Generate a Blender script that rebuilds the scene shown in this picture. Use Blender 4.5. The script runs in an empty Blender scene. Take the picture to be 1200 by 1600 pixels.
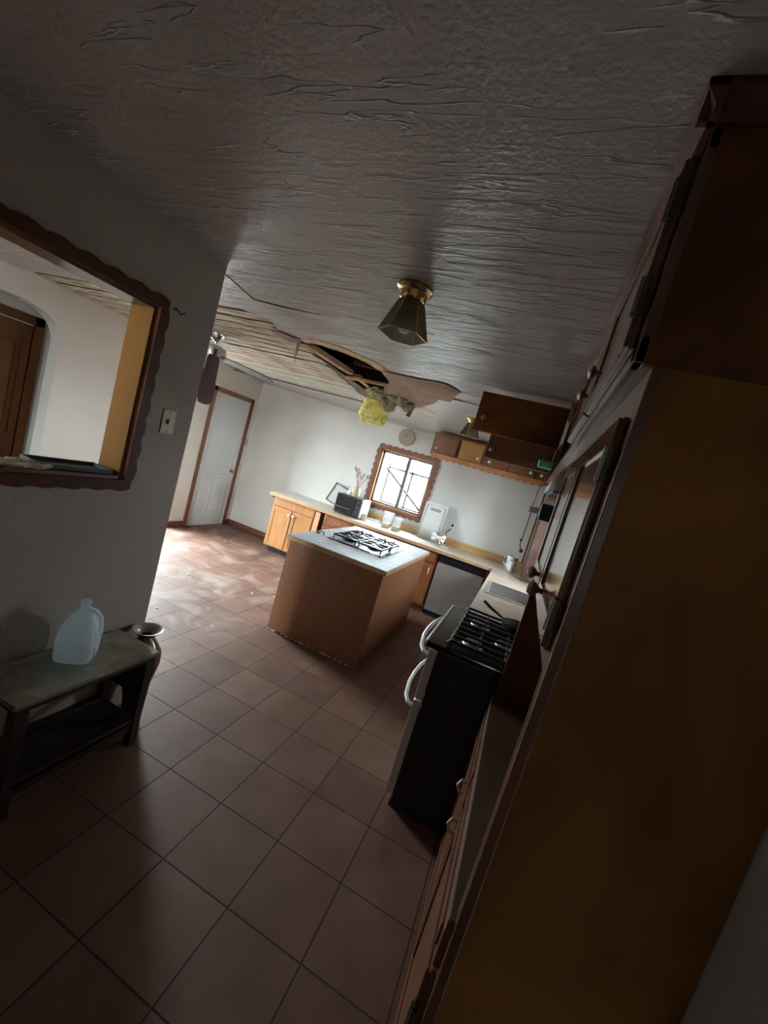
import bpy, bmesh, math, random
from mathutils import Vector, Matrix, noise
from mathutils.geometry import delaunay_2d_cdt
random.seed(7)
PI = math.pi
C = bpy.context.scene.collection

# ------------------------------------------------------------------ camera
F_PX, YAW, PITCH, ROLL, CAM_H = 642.5, -0.320955, -0.109742, 0.283164, 1.68565
fw = Vector((math.sin(YAW)*math.cos(PITCH), math.cos(YAW)*math.cos(PITCH), math.sin(PITCH)))
r0 = Vector((math.cos(YAW), -math.sin(YAW), 0)); u0 = r0.cross(fw)
rt = r0*math.cos(ROLL) + u0*math.sin(ROLL); up = -r0*math.sin(ROLL) + u0*math.cos(ROLL)
cd = bpy.data.cameras.new('camera'); cam = bpy.data.objects.new('camera', cd); C.objects.link(cam)
cam.matrix_world = Matrix(((rt.x, up.x, -fw.x, 0), (rt.y, up.y, -fw.y, 0), (rt.z, up.z, -fw.z, CAM_H), (0, 0, 0, 1)))
cd.sensor_fit = 'VERTICAL'; cd.sensor_height = 32.0; cd.lens = 32.0*F_PX/1600; cd.clip_start = 0.02
bpy.context.scene.camera = cam
# ------------------------------------------------------------------ world, daylight, exposure
SKY = 80.0
w = bpy.data.worlds.new('overcast_sky'); bpy.context.scene.world = w; w.use_nodes = True
w.node_tree.nodes['Background'].inputs[0].default_value = (0.88, 0.94, 1.0, 1)
w.node_tree.nodes['Background'].inputs[1].default_value = SKY
vs = bpy.context.scene.view_settings
vs.view_transform = 'Standard'; vs.look = 'None'; vs.gamma = 1; vs.use_curve_mapping = False; vs.exposure = 0.0
sc = bpy.context.scene
sc.cycles.max_bounces = 10; sc.cycles.diffuse_bounces = 6; sc.cycles.glossy_bounces = 5
sc.cycles.transparent_max_bounces = 16; sc.cycles.transmission_bounces = 8
sc.cycles.caustics_reflective = False; sc.cycles.caustics_refractive = False
sc.cycles.sample_clamp_indirect = 8.0

def portal(name, loc, rot, sx, sy):
    l = bpy.data.lights.new(name, 'AREA'); l.shape = 'RECTANGLE'; l.size = sx; l.size_y = sy
    l.cycles.is_portal = True
    o = bpy.data.objects.new(name, l); C.objects.link(o); o.location = loc; o.rotation_euler = rot
portal('kitchen_window_daylight', (-1.77, 6.1, 1.52), (-PI/2, 0, 0), 0.95, 0.95)
portal('dining_window_daylight', (-2.42, -2.13, 1.15), (PI/2, 0, 0), .95, 2.1)
portal('added_rear_window_daylight', (.18, -2.13, 1.65), (PI/2, 0, 0), .20, .40)  # portal of the unseen window added behind the camera
portal('added_sink_window_daylight', (.62, 4.275, 1.475), (PI/2, 0, PI/2), .45, .55)  # portal of the added window hidden by the hutch
portal('added_side_window_daylight', (-4.64, 4.02, 1.15), (PI/2, 0, -PI/2), .8, 2.15)  # portal of the added left-wall window, out of view

# ------------------------------------------------------------------ materials
def mat(name, col, rough=0.5, metal=0.0, col2=None, scale=4.0, stretch=(1, 1, 1), bump=0.0, bscale=None, coat=0.0,
        detail=4.0, spec=0.5, lo=0.35, hi=0.65, distort=0.0, rvar=0.0):
    m = bpy.data.materials.new(name); m.use_nodes = True
    N = m.node_tree.nodes; L = m.node_tree.links; b = N['Principled BSDF']
    b.inputs['Base Color'].default_value = (*col, 1); b.inputs['Roughness'].default_value = rough
    b.inputs['Metallic'].default_value = metal; b.inputs['Coat Weight'].default_value = coat
    b.inputs['Coat Roughness'].default_value = 0.12; b.inputs['Specular IOR Level'].default_value = spec
    tc = N.new('ShaderNodeTexCoord'); mp = N.new('ShaderNodeMapping'); mp.inputs['Scale'].default_value = stretch
    L.new(tc.outputs['Object'], mp.inputs[0])
    if col2:
        n = N.new('ShaderNodeTexNoise'); n.inputs['Scale'].default_value = scale; n.inputs['Detail'].default_value = detail
        n.inputs['Distortion'].default_value = distort
        r = N.new('ShaderNodeValToRGB'); r.color_ramp.elements[0].position = lo; r.color_ramp.elements[1].position = hi
        r.color_ramp.elements[0].color = (*col, 1); r.color_ramp.elements[1].color = (*col2, 1)
        L.new(mp.outputs[0], n.inputs['Vector']); L.new(n.outputs[0], r.inputs[0]); L.new(r.outputs[0], b.inputs['Base Color'])
        if rvar:
            mr = N.new('ShaderNodeMapRange'); mr.inputs[3].default_value = rough-rvar; mr.inputs[4].default_value = rough+rvar
            L.new(n.outputs[0], mr.inputs[0]); L.new(mr.outputs[0], b.inputs['Roughness'])
    if bump:
        n2 = N.new('ShaderNodeTexNoise'); n2.inputs['Scale'].default_value = bscale or scale; n2.inputs['Detail'].default_value = 5
        bp = N.new('ShaderNodeBump'); bp.inputs['Strength'].default_value = bump; bp.inputs['Distance'].default_value = 0.01
        L.new(mp.outputs[0], n2.inputs['Vector']); L.new(n2.outputs[0], bp.inputs['Height']); L.new(bp.outputs[0], b.inputs['Normal'])
    return m

M_wall = mat('white_plaster_wall', (0.60, 0.585, 0.55), 0.75, col2=(0.68, 0.665, 0.63), scale=1.4, bump=0.25, bscale=60)
M_wall_grey = mat('smudged_plaster_wall', (0.60, 0.595, 0.575), 0.7, col2=(0.70, 0.695, 0.675), scale=1.1, bump=0.2, bscale=60, detail=2)
M_wood = mat('dark_red_varnished_wood', (0.085, 0.026, 0.012), 0.30, col2=(0.13, 0.043, 0.018), scale=5, stretch=(6, 6, 0.8), coat=0.5)
M_woodx = mat('dark_red_varnished_wood_long', (0.10, 0.032, 0.014), 0.33, col2=(0.15, 0.052, 0.02), scale=5, stretch=(0.8, 0.8, 8), coat=0.4)
M_ply = mat('honey_brown_plywood', (0.13, 0.043, 0.009), 0.6, col2=(0.27, 0.108, 0.022), scale=2.6, stretch=(1.2, 1, 0.8), spec=0.15, distort=0.6)
M_plytop = mat('red_brown_plywood', (0.07, 0.018, 0.003), 0.55, col2=(0.19, 0.062, 0.009), scale=3.0, stretch=(1.2, 1, 1.0), spec=0.2, distort=0.5)
M_oak = mat('golden_oak', (0.34, 0.150, 0.045), 0.45, col2=(0.42, 0.20, 0.065), scale=5, stretch=(6, 6, 0.7), coat=0.2)
M_red = mat('cherry_cabinet_wood', (0.20, 0.066, 0.026), 0.36, col2=(0.28, 0.10, 0.038), scale=5, stretch=(6, 6, 0.8), coat=0.3)
M_trim = mat('orange_pine_trim', (0.36, 0.13, 0.045), 0.4, col2=(0.42, 0.17, 0.06), scale=6, stretch=(1, 1, 1), coat=0.2)
M_case = mat('dark_brown_casing', (0.13, 0.045, 0.024), 0.45, col2=(0.17, 0.06, 0.03), scale=6)
M_scal = mat('dark_scalloped_trim', (0.06, 0.021, 0.011), 0.4, col2=(0.085, 0.03, 0.014), scale=6, spec=.15)
M_jamb = mat('honey_jamb_board', (0.11, 0.046, 0.010), 0.42, col2=(0.145, 0.064, 0.015), scale=4, stretch=(1, 1, 0.5), spec=0.15)
M_knob = mat('white_ceramic_knob', (0.75, 0.72, 0.66), 0.25)
M_knobd = mat('brown_grey_knob', (0.16, 0.115, 0.085), 0.3, coat=0.3)
M_hinge = mat('tarnished_hinge', (0.07, 0.055, 0.035), 0.5, metal=0.6)
M_brass = mat('aged_brass', (0.62, 0.44, 0.20), 0.22, metal=1.0)
M_chrome = mat('chrome', (0.8, 0.8, 0.8), 0.12, metal=1.0)
M_steel = mat('brushed_steel', (0.50, 0.47, 0.46), 0.36, metal=0.75, col2=(0.60, 0.57, 0.56), scale=3, stretch=(1, 1, 20), rvar=0.06)
M_black = mat('black_enamel', (0.008, 0.010, 0.015), 0.38)
M_iron = mat('black_cast_iron', (0.012, 0.012, 0.013), 0.42)
M_blackg = mat('gloss_black', (0.01, 0.01, 0.012), 0.15)
M_white = mat('white_plastic', (0.72, 0.74, 0.76), 0.4)
M_whitem = mat('white_metal_trim', (0.66, 0.67, 0.68), 0.25, metal=0.35)
M_off = mat('off_white_enamel', (0.62, 0.60, 0.54), 0.3)
M_ctop = mat('cream_laminate', (0.60, 0.50, 0.40), 0.3, col2=(0.72, 0.64, 0.55), scale=5, stretch=(1, 5, 1), coat=0.2)
M_ctop2 = mat('streaked_brown_laminate', (0.30, 0.22, 0.155), 0.35, col2=(0.50, 0.42, 0.35), scale=3.5, stretch=(0.8, 9, 1), coat=0.2, distort=1.0)
M_edge = mat('counter_edge_wood', (0.38, 0.24, 0.13), 0.4, col2=(0.46, 0.30, 0.17), scale=8)
M_splash = mat('golden_wood_backsplash', (0.46, 0.27, 0.11), 0.4, col2=(0.60, 0.39, 0.18), scale=4, stretch=(0.7, 1, 12))
M_dcount = mat('dark_brown_worktop', (0.085, 0.045, 0.026), 0.4, col2=(0.11, 0.06, 0.034), scale=6)
M_board = mat('white_cutting_board', (0.72, 0.73, 0.74), 0.4)
M_green = mat('green_plastic', (0.10, 0.42, 0.25), 0.4)
M_cardb = mat('torn_brown_paper', (0.20, 0.12, 0.075), 0.9, col2=(0.32, 0.205, 0.13), scale=8)
M_tan = mat('torn_tan_paper', (0.52, 0.34, 0.19), 0.9, col2=(0.62, 0.44, 0.27), scale=10)
M_joist = mat('raw_lumber', (0.30, 0.16, 0.08), 0.8, col2=(0.42, 0.25, 0.13), scale=8, stretch=(1, 1, 1))
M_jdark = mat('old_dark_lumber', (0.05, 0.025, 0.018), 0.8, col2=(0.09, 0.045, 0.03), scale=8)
M_lath = mat('dirty_white_lath', (0.66, 0.62, 0.52), 0.75, col2=(0.30, 0.20, 0.12), scale=3.0, stretch=(1, 9, 1), lo=0.44, hi=0.60, bump=0.3, bscale=20)
M_lathc = mat('pale_painted_lath', (0.66, 0.66, 0.57), 0.7, col2=(0.52, 0.49, 0.40), scale=4.0, stretch=(1, 6, 1), lo=0.45, hi=0.75)
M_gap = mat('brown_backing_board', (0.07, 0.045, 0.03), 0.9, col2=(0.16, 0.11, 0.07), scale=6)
M_fan = mat('dark_walnut_blade', (0.030, 0.012, 0.014), 0.6, col2=(0.04, 0.017, 0.017), scale=5)
M_concrete = mat('pale_concrete', (0.62, 0.60, 0.57), 0.9)
M_fence = mat('white_fence', (0.8, 0.8, 0.8), 0.8)
M_leaf = mat('dark_hedge_leaves', (0.014, 0.030, 0.010), 0.8, col2=(0.03, 0.05, 0.02), scale=9)
M_alu = mat('grey_aluminium', (0.10, 0.10, 0.10), 0.5, metal=0.3)
M_dtable = mat('near_black_stained_wood', (0.018, 0.012, 0.010), 0.45, col2=(0.03, 0.018, 0.014), scale=6)
M_clay = mat('beige_pottery', (0.42, 0.33, 0.20), 0.5, col2=(0.50, 0.42, 0.28), scale=7)
M_clock = mat('beige_clock_face', (0.50, 0.45, 0.38), 0.5, col2=(0.33, 0.28, 0.23), scale=14)
M_rim = mat('brown_clock_rim', (0.30, 0.25, 0.20), 0.5)
M_rag = mat('beige_rag_cloth', (0.42, 0.34, 0.26), 0.9, col2=(0.30, 0.23, 0.17), scale=10)
M_tray = mat('dark_grey_tray', (0.045, 0.05, 0.055), 0.4)
M_dust = mat('pale_plaster_crumbs', (0.6, 0.56, 0.5), 0.9)
M_almond = mat('almond_plastic', (0.45, 0.38, 0.28), 0.4)
M_vase = mat('glazed_brown_stoneware', (0.10, 0.062, 0.035), 0.25, col2=(0.17, 0.10, 0.055), scale=5, coat=0.5)
M_vasei = mat('grey_glazed_rim', (0.34, 0.31, 0.28), 0.3, coat=0.4)
M_doorw = mat('pale_blue_white_door_paint', (0.60, 0.66, 0.68), 0.45)
M_marb = None

M_glossd = mat('high_gloss_dark_wood', (0.10, 0.035, 0.016), 0.16, col2=(0.15, 0.055, 0.022), scale=5, stretch=(6, 6, 0.8), coat=1.0)
M_plate = mat('grey_white_enamel', (0.42, 0.44, 0.48), 0.25)
M_upper = mat('brown_cabinet_wood', (0.12, 0.042, 0.015), 0.4, col2=(0.17, 0.065, 0.022), scale=5, stretch=(6, 6, .8), coat=.2)
M_yel = mat('yellow_brown_door_wood', (0.30, 0.13, 0.035), 0.4, col2=(0.36, 0.17, 0.05), scale=4, coat=.2)
M_crown = mat('matte_dark_moulding', (0.07, 0.02, 0.012), 0.6, spec=.2)
M_hall = mat('matte_brown_door_wood', (0.065, 0.023, 0.008), 0.55, col2=(0.09, 0.034, 0.011), scale=4, stretch=(5, 5, .6), spec=.2)
def nodes(m): return m.node_tree.nodes, m.node_tree.links, m.node_tree.nodes['Principled BSDF']
def math_n(N, L, op, a, b=None):
    n = N.new('ShaderNodeMath'); n.operation = op
    for i, v in enumerate((a, b)):
        if v is None: continue
        if isinstance(v, (int, float)): n.inputs[i].default_value = v
        else: L.new(v, n.inputs[i])
    return n.outputs[0]

# textured trowelled ceiling: long raised ridges running across the room plus stipple
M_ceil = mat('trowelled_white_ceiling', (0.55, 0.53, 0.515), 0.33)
N, L, B = nodes(M_ceil)
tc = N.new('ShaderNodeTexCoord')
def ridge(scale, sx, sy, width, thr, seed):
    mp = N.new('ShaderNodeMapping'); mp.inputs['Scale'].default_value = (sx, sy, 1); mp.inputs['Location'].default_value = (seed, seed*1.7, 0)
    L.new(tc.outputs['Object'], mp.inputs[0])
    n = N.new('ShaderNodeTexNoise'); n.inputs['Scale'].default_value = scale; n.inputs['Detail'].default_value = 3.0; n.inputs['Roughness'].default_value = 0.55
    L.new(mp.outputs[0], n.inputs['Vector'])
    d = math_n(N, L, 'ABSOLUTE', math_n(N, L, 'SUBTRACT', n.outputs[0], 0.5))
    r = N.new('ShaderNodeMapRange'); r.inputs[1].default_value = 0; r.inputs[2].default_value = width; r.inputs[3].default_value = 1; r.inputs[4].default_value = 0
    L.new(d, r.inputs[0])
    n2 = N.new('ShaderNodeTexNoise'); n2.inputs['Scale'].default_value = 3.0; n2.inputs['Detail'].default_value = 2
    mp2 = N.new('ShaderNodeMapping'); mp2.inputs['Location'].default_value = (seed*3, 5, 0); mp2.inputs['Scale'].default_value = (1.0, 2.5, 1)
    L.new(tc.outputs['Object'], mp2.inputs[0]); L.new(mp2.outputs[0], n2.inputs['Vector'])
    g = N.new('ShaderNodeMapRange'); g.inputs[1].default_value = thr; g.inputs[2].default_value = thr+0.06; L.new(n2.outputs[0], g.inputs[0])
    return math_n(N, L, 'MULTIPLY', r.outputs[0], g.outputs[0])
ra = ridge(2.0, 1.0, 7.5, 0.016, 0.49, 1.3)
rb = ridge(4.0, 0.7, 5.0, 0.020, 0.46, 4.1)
st = N.new('ShaderNodeTexNoise'); st.inputs['Scale'].default_value = 70; st.inputs['Detail'].default_value = 2; L.new(tc.outputs['Object'], st.inputs['Vector'])
def rows(sx, sy, seed, lo, hi):
    mpd = N.new('ShaderNodeMapping'); mpd.inputs['Scale'].default_value = (sx, sy, 1); mpd.inputs['Location'].default_value = (seed, seed, 0); L.new(tc.outputs['Object'], mpd.inputs[0])
    dr = N.new('ShaderNodeTexNoise'); dr.inputs['Scale'].default_value = 1.0; dr.inputs['Detail'].default_value = 3; dr.inputs['Distortion'].default_value = .4; L.new(mpd.outputs[0], dr.inputs['Vector'])
    m_ = N.new('ShaderNodeMapRange'); m_.inputs[1].default_value = lo; m_.inputs[2].default_value = hi; L.new(dr.outputs[0], m_.inputs[0]); return m_.outputs[0]
spx = N.new('ShaderNodeSeparateXYZ'); L.new(tc.outputs['Object'], spx.inputs[0])
den = N.new('ShaderNodeMapRange'); den.inputs[1].default_value = .9; den.inputs[2].default_value = 2.3; den.inputs[3].default_value = .03; L.new(spx.outputs[1], den.inputs[0])
h = math_n(N, L, 'ADD', math_n(N, L, 'MULTIPLY', ra, 1.5), math_n(N, L, 'MULTIPLY', math_n(N, L, 'MULTIPLY', rb, den.outputs[0]), 0.6))
h = math_n(N, L, 'ADD', h, math_n(N, L, 'MULTIPLY', math_n(N, L, 'MULTIPLY', rows(3.5, 26, 2, .52, .62), den.outputs[0]), 1.9))
h = math_n(N, L, 'ADD', h, math_n(N, L, 'MULTIPLY', st.outputs[0], 0.45))
crest = N.new('ShaderNodeMix'); crest.data_type = 'RGBA'; crest.inputs[6].default_value = (0.50, 0.475, 0.46, 1); crest.inputs[7].default_value = (0.85, 0.83, 0.81, 1)  # ridge crests coloured lighter to imitate light catching on them
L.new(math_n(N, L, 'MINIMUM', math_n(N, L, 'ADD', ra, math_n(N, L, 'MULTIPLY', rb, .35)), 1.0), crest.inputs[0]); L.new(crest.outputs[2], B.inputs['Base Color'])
bp = N.new('ShaderNodeBump'); bp.inputs['Strength'].default_value = 1.0; bp.inputs['Distance'].default_value = 0.006
L.new(h, bp.inputs['Height']); L.new(bp.outputs[0], B.inputs['Normal'])

# floor tiles: terracotta squares with dark grout
M_floor = mat('terracotta_floor_tile', (0.22, 0.11, 0.075), 0.42)
N, L, B = nodes(M_floor)
tc = N.new('ShaderNodeTexCoord'); sp = N.new('ShaderNodeSeparateXYZ'); L.new(tc.outputs['Object'], sp.inputs[0])
T = 0.316
fx = math_n(N, L, 'DIVIDE', math_n(N, L, 'SUBTRACT', sp.outputs[0], -1.1807-T*30), T)
fy = math_n(N, L, 'DIVIDE', math_n(N, L, 'SUBTRACT', sp.outputs[1], 0.8811-T*30), T)
def edge(v):
    f = math_n(N, L, 'FRACT', v); d = math_n(N, L, 'MINIMUM', f, math_n(N, L, 'SUBTRACT', 1.0, f)); return d
dmin = math_n(N, L, 'MINIMUM', edge(fx), edge(fy))
gr = N.new('ShaderNodeMapRange'); gr.inputs[1].default_value = 0.006; gr.inputs[2].default_value = 0.013; L.new(dmin, gr.inputs[0])
cb = N.new('ShaderNodeCombineXYZ'); L.new(math_n(N, L, 'FLOOR', fx), cb.inputs[0]); L.new(math_n(N, L, 'FLOOR', fy), cb.inputs[1])
wn = N.new('ShaderNodeTexWhiteNoise'); wn.noise_dimensions = '2D'; L.new(cb.outputs[0], wn.inputs['Vector'])
nz = N.new('ShaderNodeTexNoise'); nz.inputs['Scale'].default_value = 4.5; nz.inputs['Detail'].default_value = 6; L.new(tc.outputs['Object'], nz.inputs['Vector'])
mx = math_n(N, L, 'ADD', math_n(N, L, 'MULTIPLY', nz.outputs[0], 0.75), math_n(N, L, 'MULTIPLY', wn.outputs[0], 0.25))
rp = N.new('ShaderNodeValToRGB'); rp.color_ramp.elements[0].position = 0.3; rp.color_ramp.elements[1].position = 0.7
rp.color_ramp.elements[0].color = (0.12, 0.053, 0.033, 1); rp.color_ramp.elements[1].color = (0.19, 0.10, 0.068, 1); L.new(mx, rp.inputs[0])
mc = N.new('ShaderNodeMix'); mc.data_type = 'RGBA'; L.new(gr.outputs[0], mc.inputs[0]); mc.inputs[6].default_value = (0.035, 0.018, 0.013, 1); L.new(rp.outputs[0], mc.inputs[7])
# dust smears near the torn ceiling
dz = N.new('ShaderNodeTexNoise'); dz.inputs['Scale'].default_value = 2.3; dz.inputs['Detail'].default_value = 7; dz.inputs['Distortion'].default_value = 1.2; L.new(tc.outputs['Object'], dz.inputs['Vector'])
dmr = N.new('ShaderNodeMapRange'); dmr.inputs[1].default_value = 0.48; dmr.inputs[2].default_value = 0.72; dmr.inputs[4].default_value = 0.6; L.new(dz.outputs[0], dmr.inputs[0])
xm = N.new('ShaderNodeMapRange'); xm.inputs[1].default_value = -1.7; xm.inputs[2].default_value = -2.2; L.new(sp.outputs[0], xm.inputs[0])
df = math_n(N, L, 'MULTIPLY', dmr.outputs[0], xm.outputs[0])
md = N.new('ShaderNodeMix'); md.data_type = 'RGBA'; L.new(df, md.inputs[0]); L.new(mc.outputs[2], md.inputs[6]); md.inputs[7].default_value = (0.40, 0.335, 0.295, 1)
L.new(md.outputs[2], B.inputs['Base Color'])
rr = N.new('ShaderNodeMapRange'); rr.inputs[3].default_value = 0.46; rr.inputs[4].default_value = 0.72; L.new(nz.outputs[0], rr.inputs[0]); L.new(math_n(N, L, 'MAXIMUM', rr.outputs[0], math_n(N, L, 'SUBTRACT', 0.95, gr.outputs[0])), B.inputs['Roughness'])
bp = N.new('ShaderNodeBump'); bp.inputs['Strength'].default_value = 0.15; bp.inputs['Distance'].default_value = 0.003
L.new(math_n(N, L, 'ADD', gr.outputs[0], math_n(N, L, 'MULTIPLY', nz.outputs[0], 0.5)), bp.inputs['Height']); L.new(bp.outputs[0], B.inputs['Normal'])

# oak veneer with cathedral grain for the island
M_isl = mat('oak_veneer_with_cathedral_grain', (0.25, 0.10, 0.045), 0.42, coat=0.15)
N, L, B = nodes(M_isl)
tc = N.new('ShaderNodeTexCoord'); mp = N.new('ShaderNodeMapping'); mp.inputs['Scale'].default_value = (1.0, 1.0, 2.2); L.new(tc.outputs['Object'], mp.inputs[0])
wv = N.new('ShaderNodeTexWave'); wv.wave_type = 'BANDS'; wv.bands_direction = 'Z'; wv.inputs['Scale'].default_value = 7; wv.inputs['Distortion'].default_value = 16; wv.inputs['Detail'].default_value = 3; wv.inputs['Detail Scale'].default_value = 1.3
L.new(mp.outputs[0], wv.inputs['Vector'])
rp = N.new('ShaderNodeValToRGB'); rp.color_ramp.elements[0].color = (0.185, 0.070, 0.030, 1); rp.color_ramp.elements[1].color = (0.27, 0.110, 0.048, 1)
L.new(wv.outputs[0], rp.inputs[0]); L.new(rp.outputs[0], B.inputs['Base Color'])

# white patterned laminate on the island
M_marb = mat('white_grey_patterned_laminate', (0.55, 0.56, 0.58), 0.6, spec=0.25)
N, L, B = nodes(M_marb)
tc = N.new('ShaderNodeTexCoord'); br = N.new('ShaderNodeTexBrick'); br.inputs['Scale'].default_value = 8; br.inputs['Mortar Size'].default_value = 0.02
br.inputs['Color1'].default_value = (0.56, 0.58, 0.62, 1); br.inputs['Color2'].default_value = (0.40, 0.41, 0.45, 1); br.inputs['Mortar'].default_value = (0.26, 0.25, 0.28, 1); br.inputs['Mortar Size'].default_value = .03; br.inputs['Brick Width'].default_value = .9; br.inputs['Row Height'].default_value = .2
L.new(tc.outputs['Object'], br.inputs['Vector']); L.new(br.outputs[0], B.inputs['Base Color'])

def trans_mat(name, col, alpha, gloss_rough=0.03, milky=None):
    """clear sheet: mostly transparent with a glossy reflection; milky adds a scattering body"""
    m = bpy.data.materials.new(name); m.use_nodes = True; N = m.node_tree.nodes; L = m.node_tree.links; N.clear()
    out = N.new('ShaderNodeOutputMaterial'); t = N.new('ShaderNodeBsdfTransparent'); t.inputs[0].default_value = (*col, 1)
    g = N.new('ShaderNodeBsdfGlossy'); g.inputs['Roughness'].default_value = gloss_rough
    body = t.outputs[0]
    if milky:
        d = N.new('ShaderNodeBsdfDiffuse'); d.inputs[0].default_value = (*milky, 1)
        tl = N.new('ShaderNodeBsdfTranslucent'); tl.inputs[0].default_value = (*milky, 1)
        a = N.new('ShaderNodeMixShader'); a.inputs[0].default_value = 0.55; L.new(d.outputs[0], a.inputs[1]); L.new(tl.outputs[0], a.inputs[2])
        b2 = N.new('ShaderNodeMixShader'); b2.inputs[0].default_value = 1-alpha; L.new(t.outputs[0], b2.inputs[1]); L.new(a.outputs[0], b2.inputs[2]); body = b2.outputs[0]
    lw = N.new('ShaderNodeLayerWeight'); lw.inputs[0].default_value = .5
    pw = N.new('ShaderNodeMath'); pw.operation = 'POWER'; L.new(lw.outputs['Facing'], pw.inputs[0]); pw.inputs[1].default_value = 5
    fr = N.new('ShaderNodeMapRange'); fr.inputs[3].default_value = .04; fr.inputs[4].default_value = .9; L.new(pw.outputs[0], fr.inputs[0])
    mx = N.new('ShaderNodeMixShader'); L.new(fr.outputs[0], mx.inputs[0]); L.new(body, mx.inputs[1]); L.new(g.outputs[0], mx.inputs[2]); L.new(mx.outputs[0], out.inputs[0])
    return m
M_glass = trans_mat('window_glass', (0.93, 0.96, 0.95), 1)
M_smoke = trans_mat('smoked_lamp_glass', (0.25, 0.21, 0.17), 0.55, 0.08, milky=(0.30, 0.26, 0.21))
M_jug = trans_mat('milky_jug_plastic', (0.9, 0.94, 0.97), 0.2, 0.2, milky=(0.86, 0.93, 0.98))
M_clear = trans_mat('clear_plastic', (0.85, 0.86, 0.86), 0.8, 0.08, milky=(0.75, 0.78, 0.8))
M_bulb = trans_mat('frosted_bulb', (0.9, 0.9, 0.9), 0.1, 0.1, milky=(0.85, 0.83, 0.78))

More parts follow.
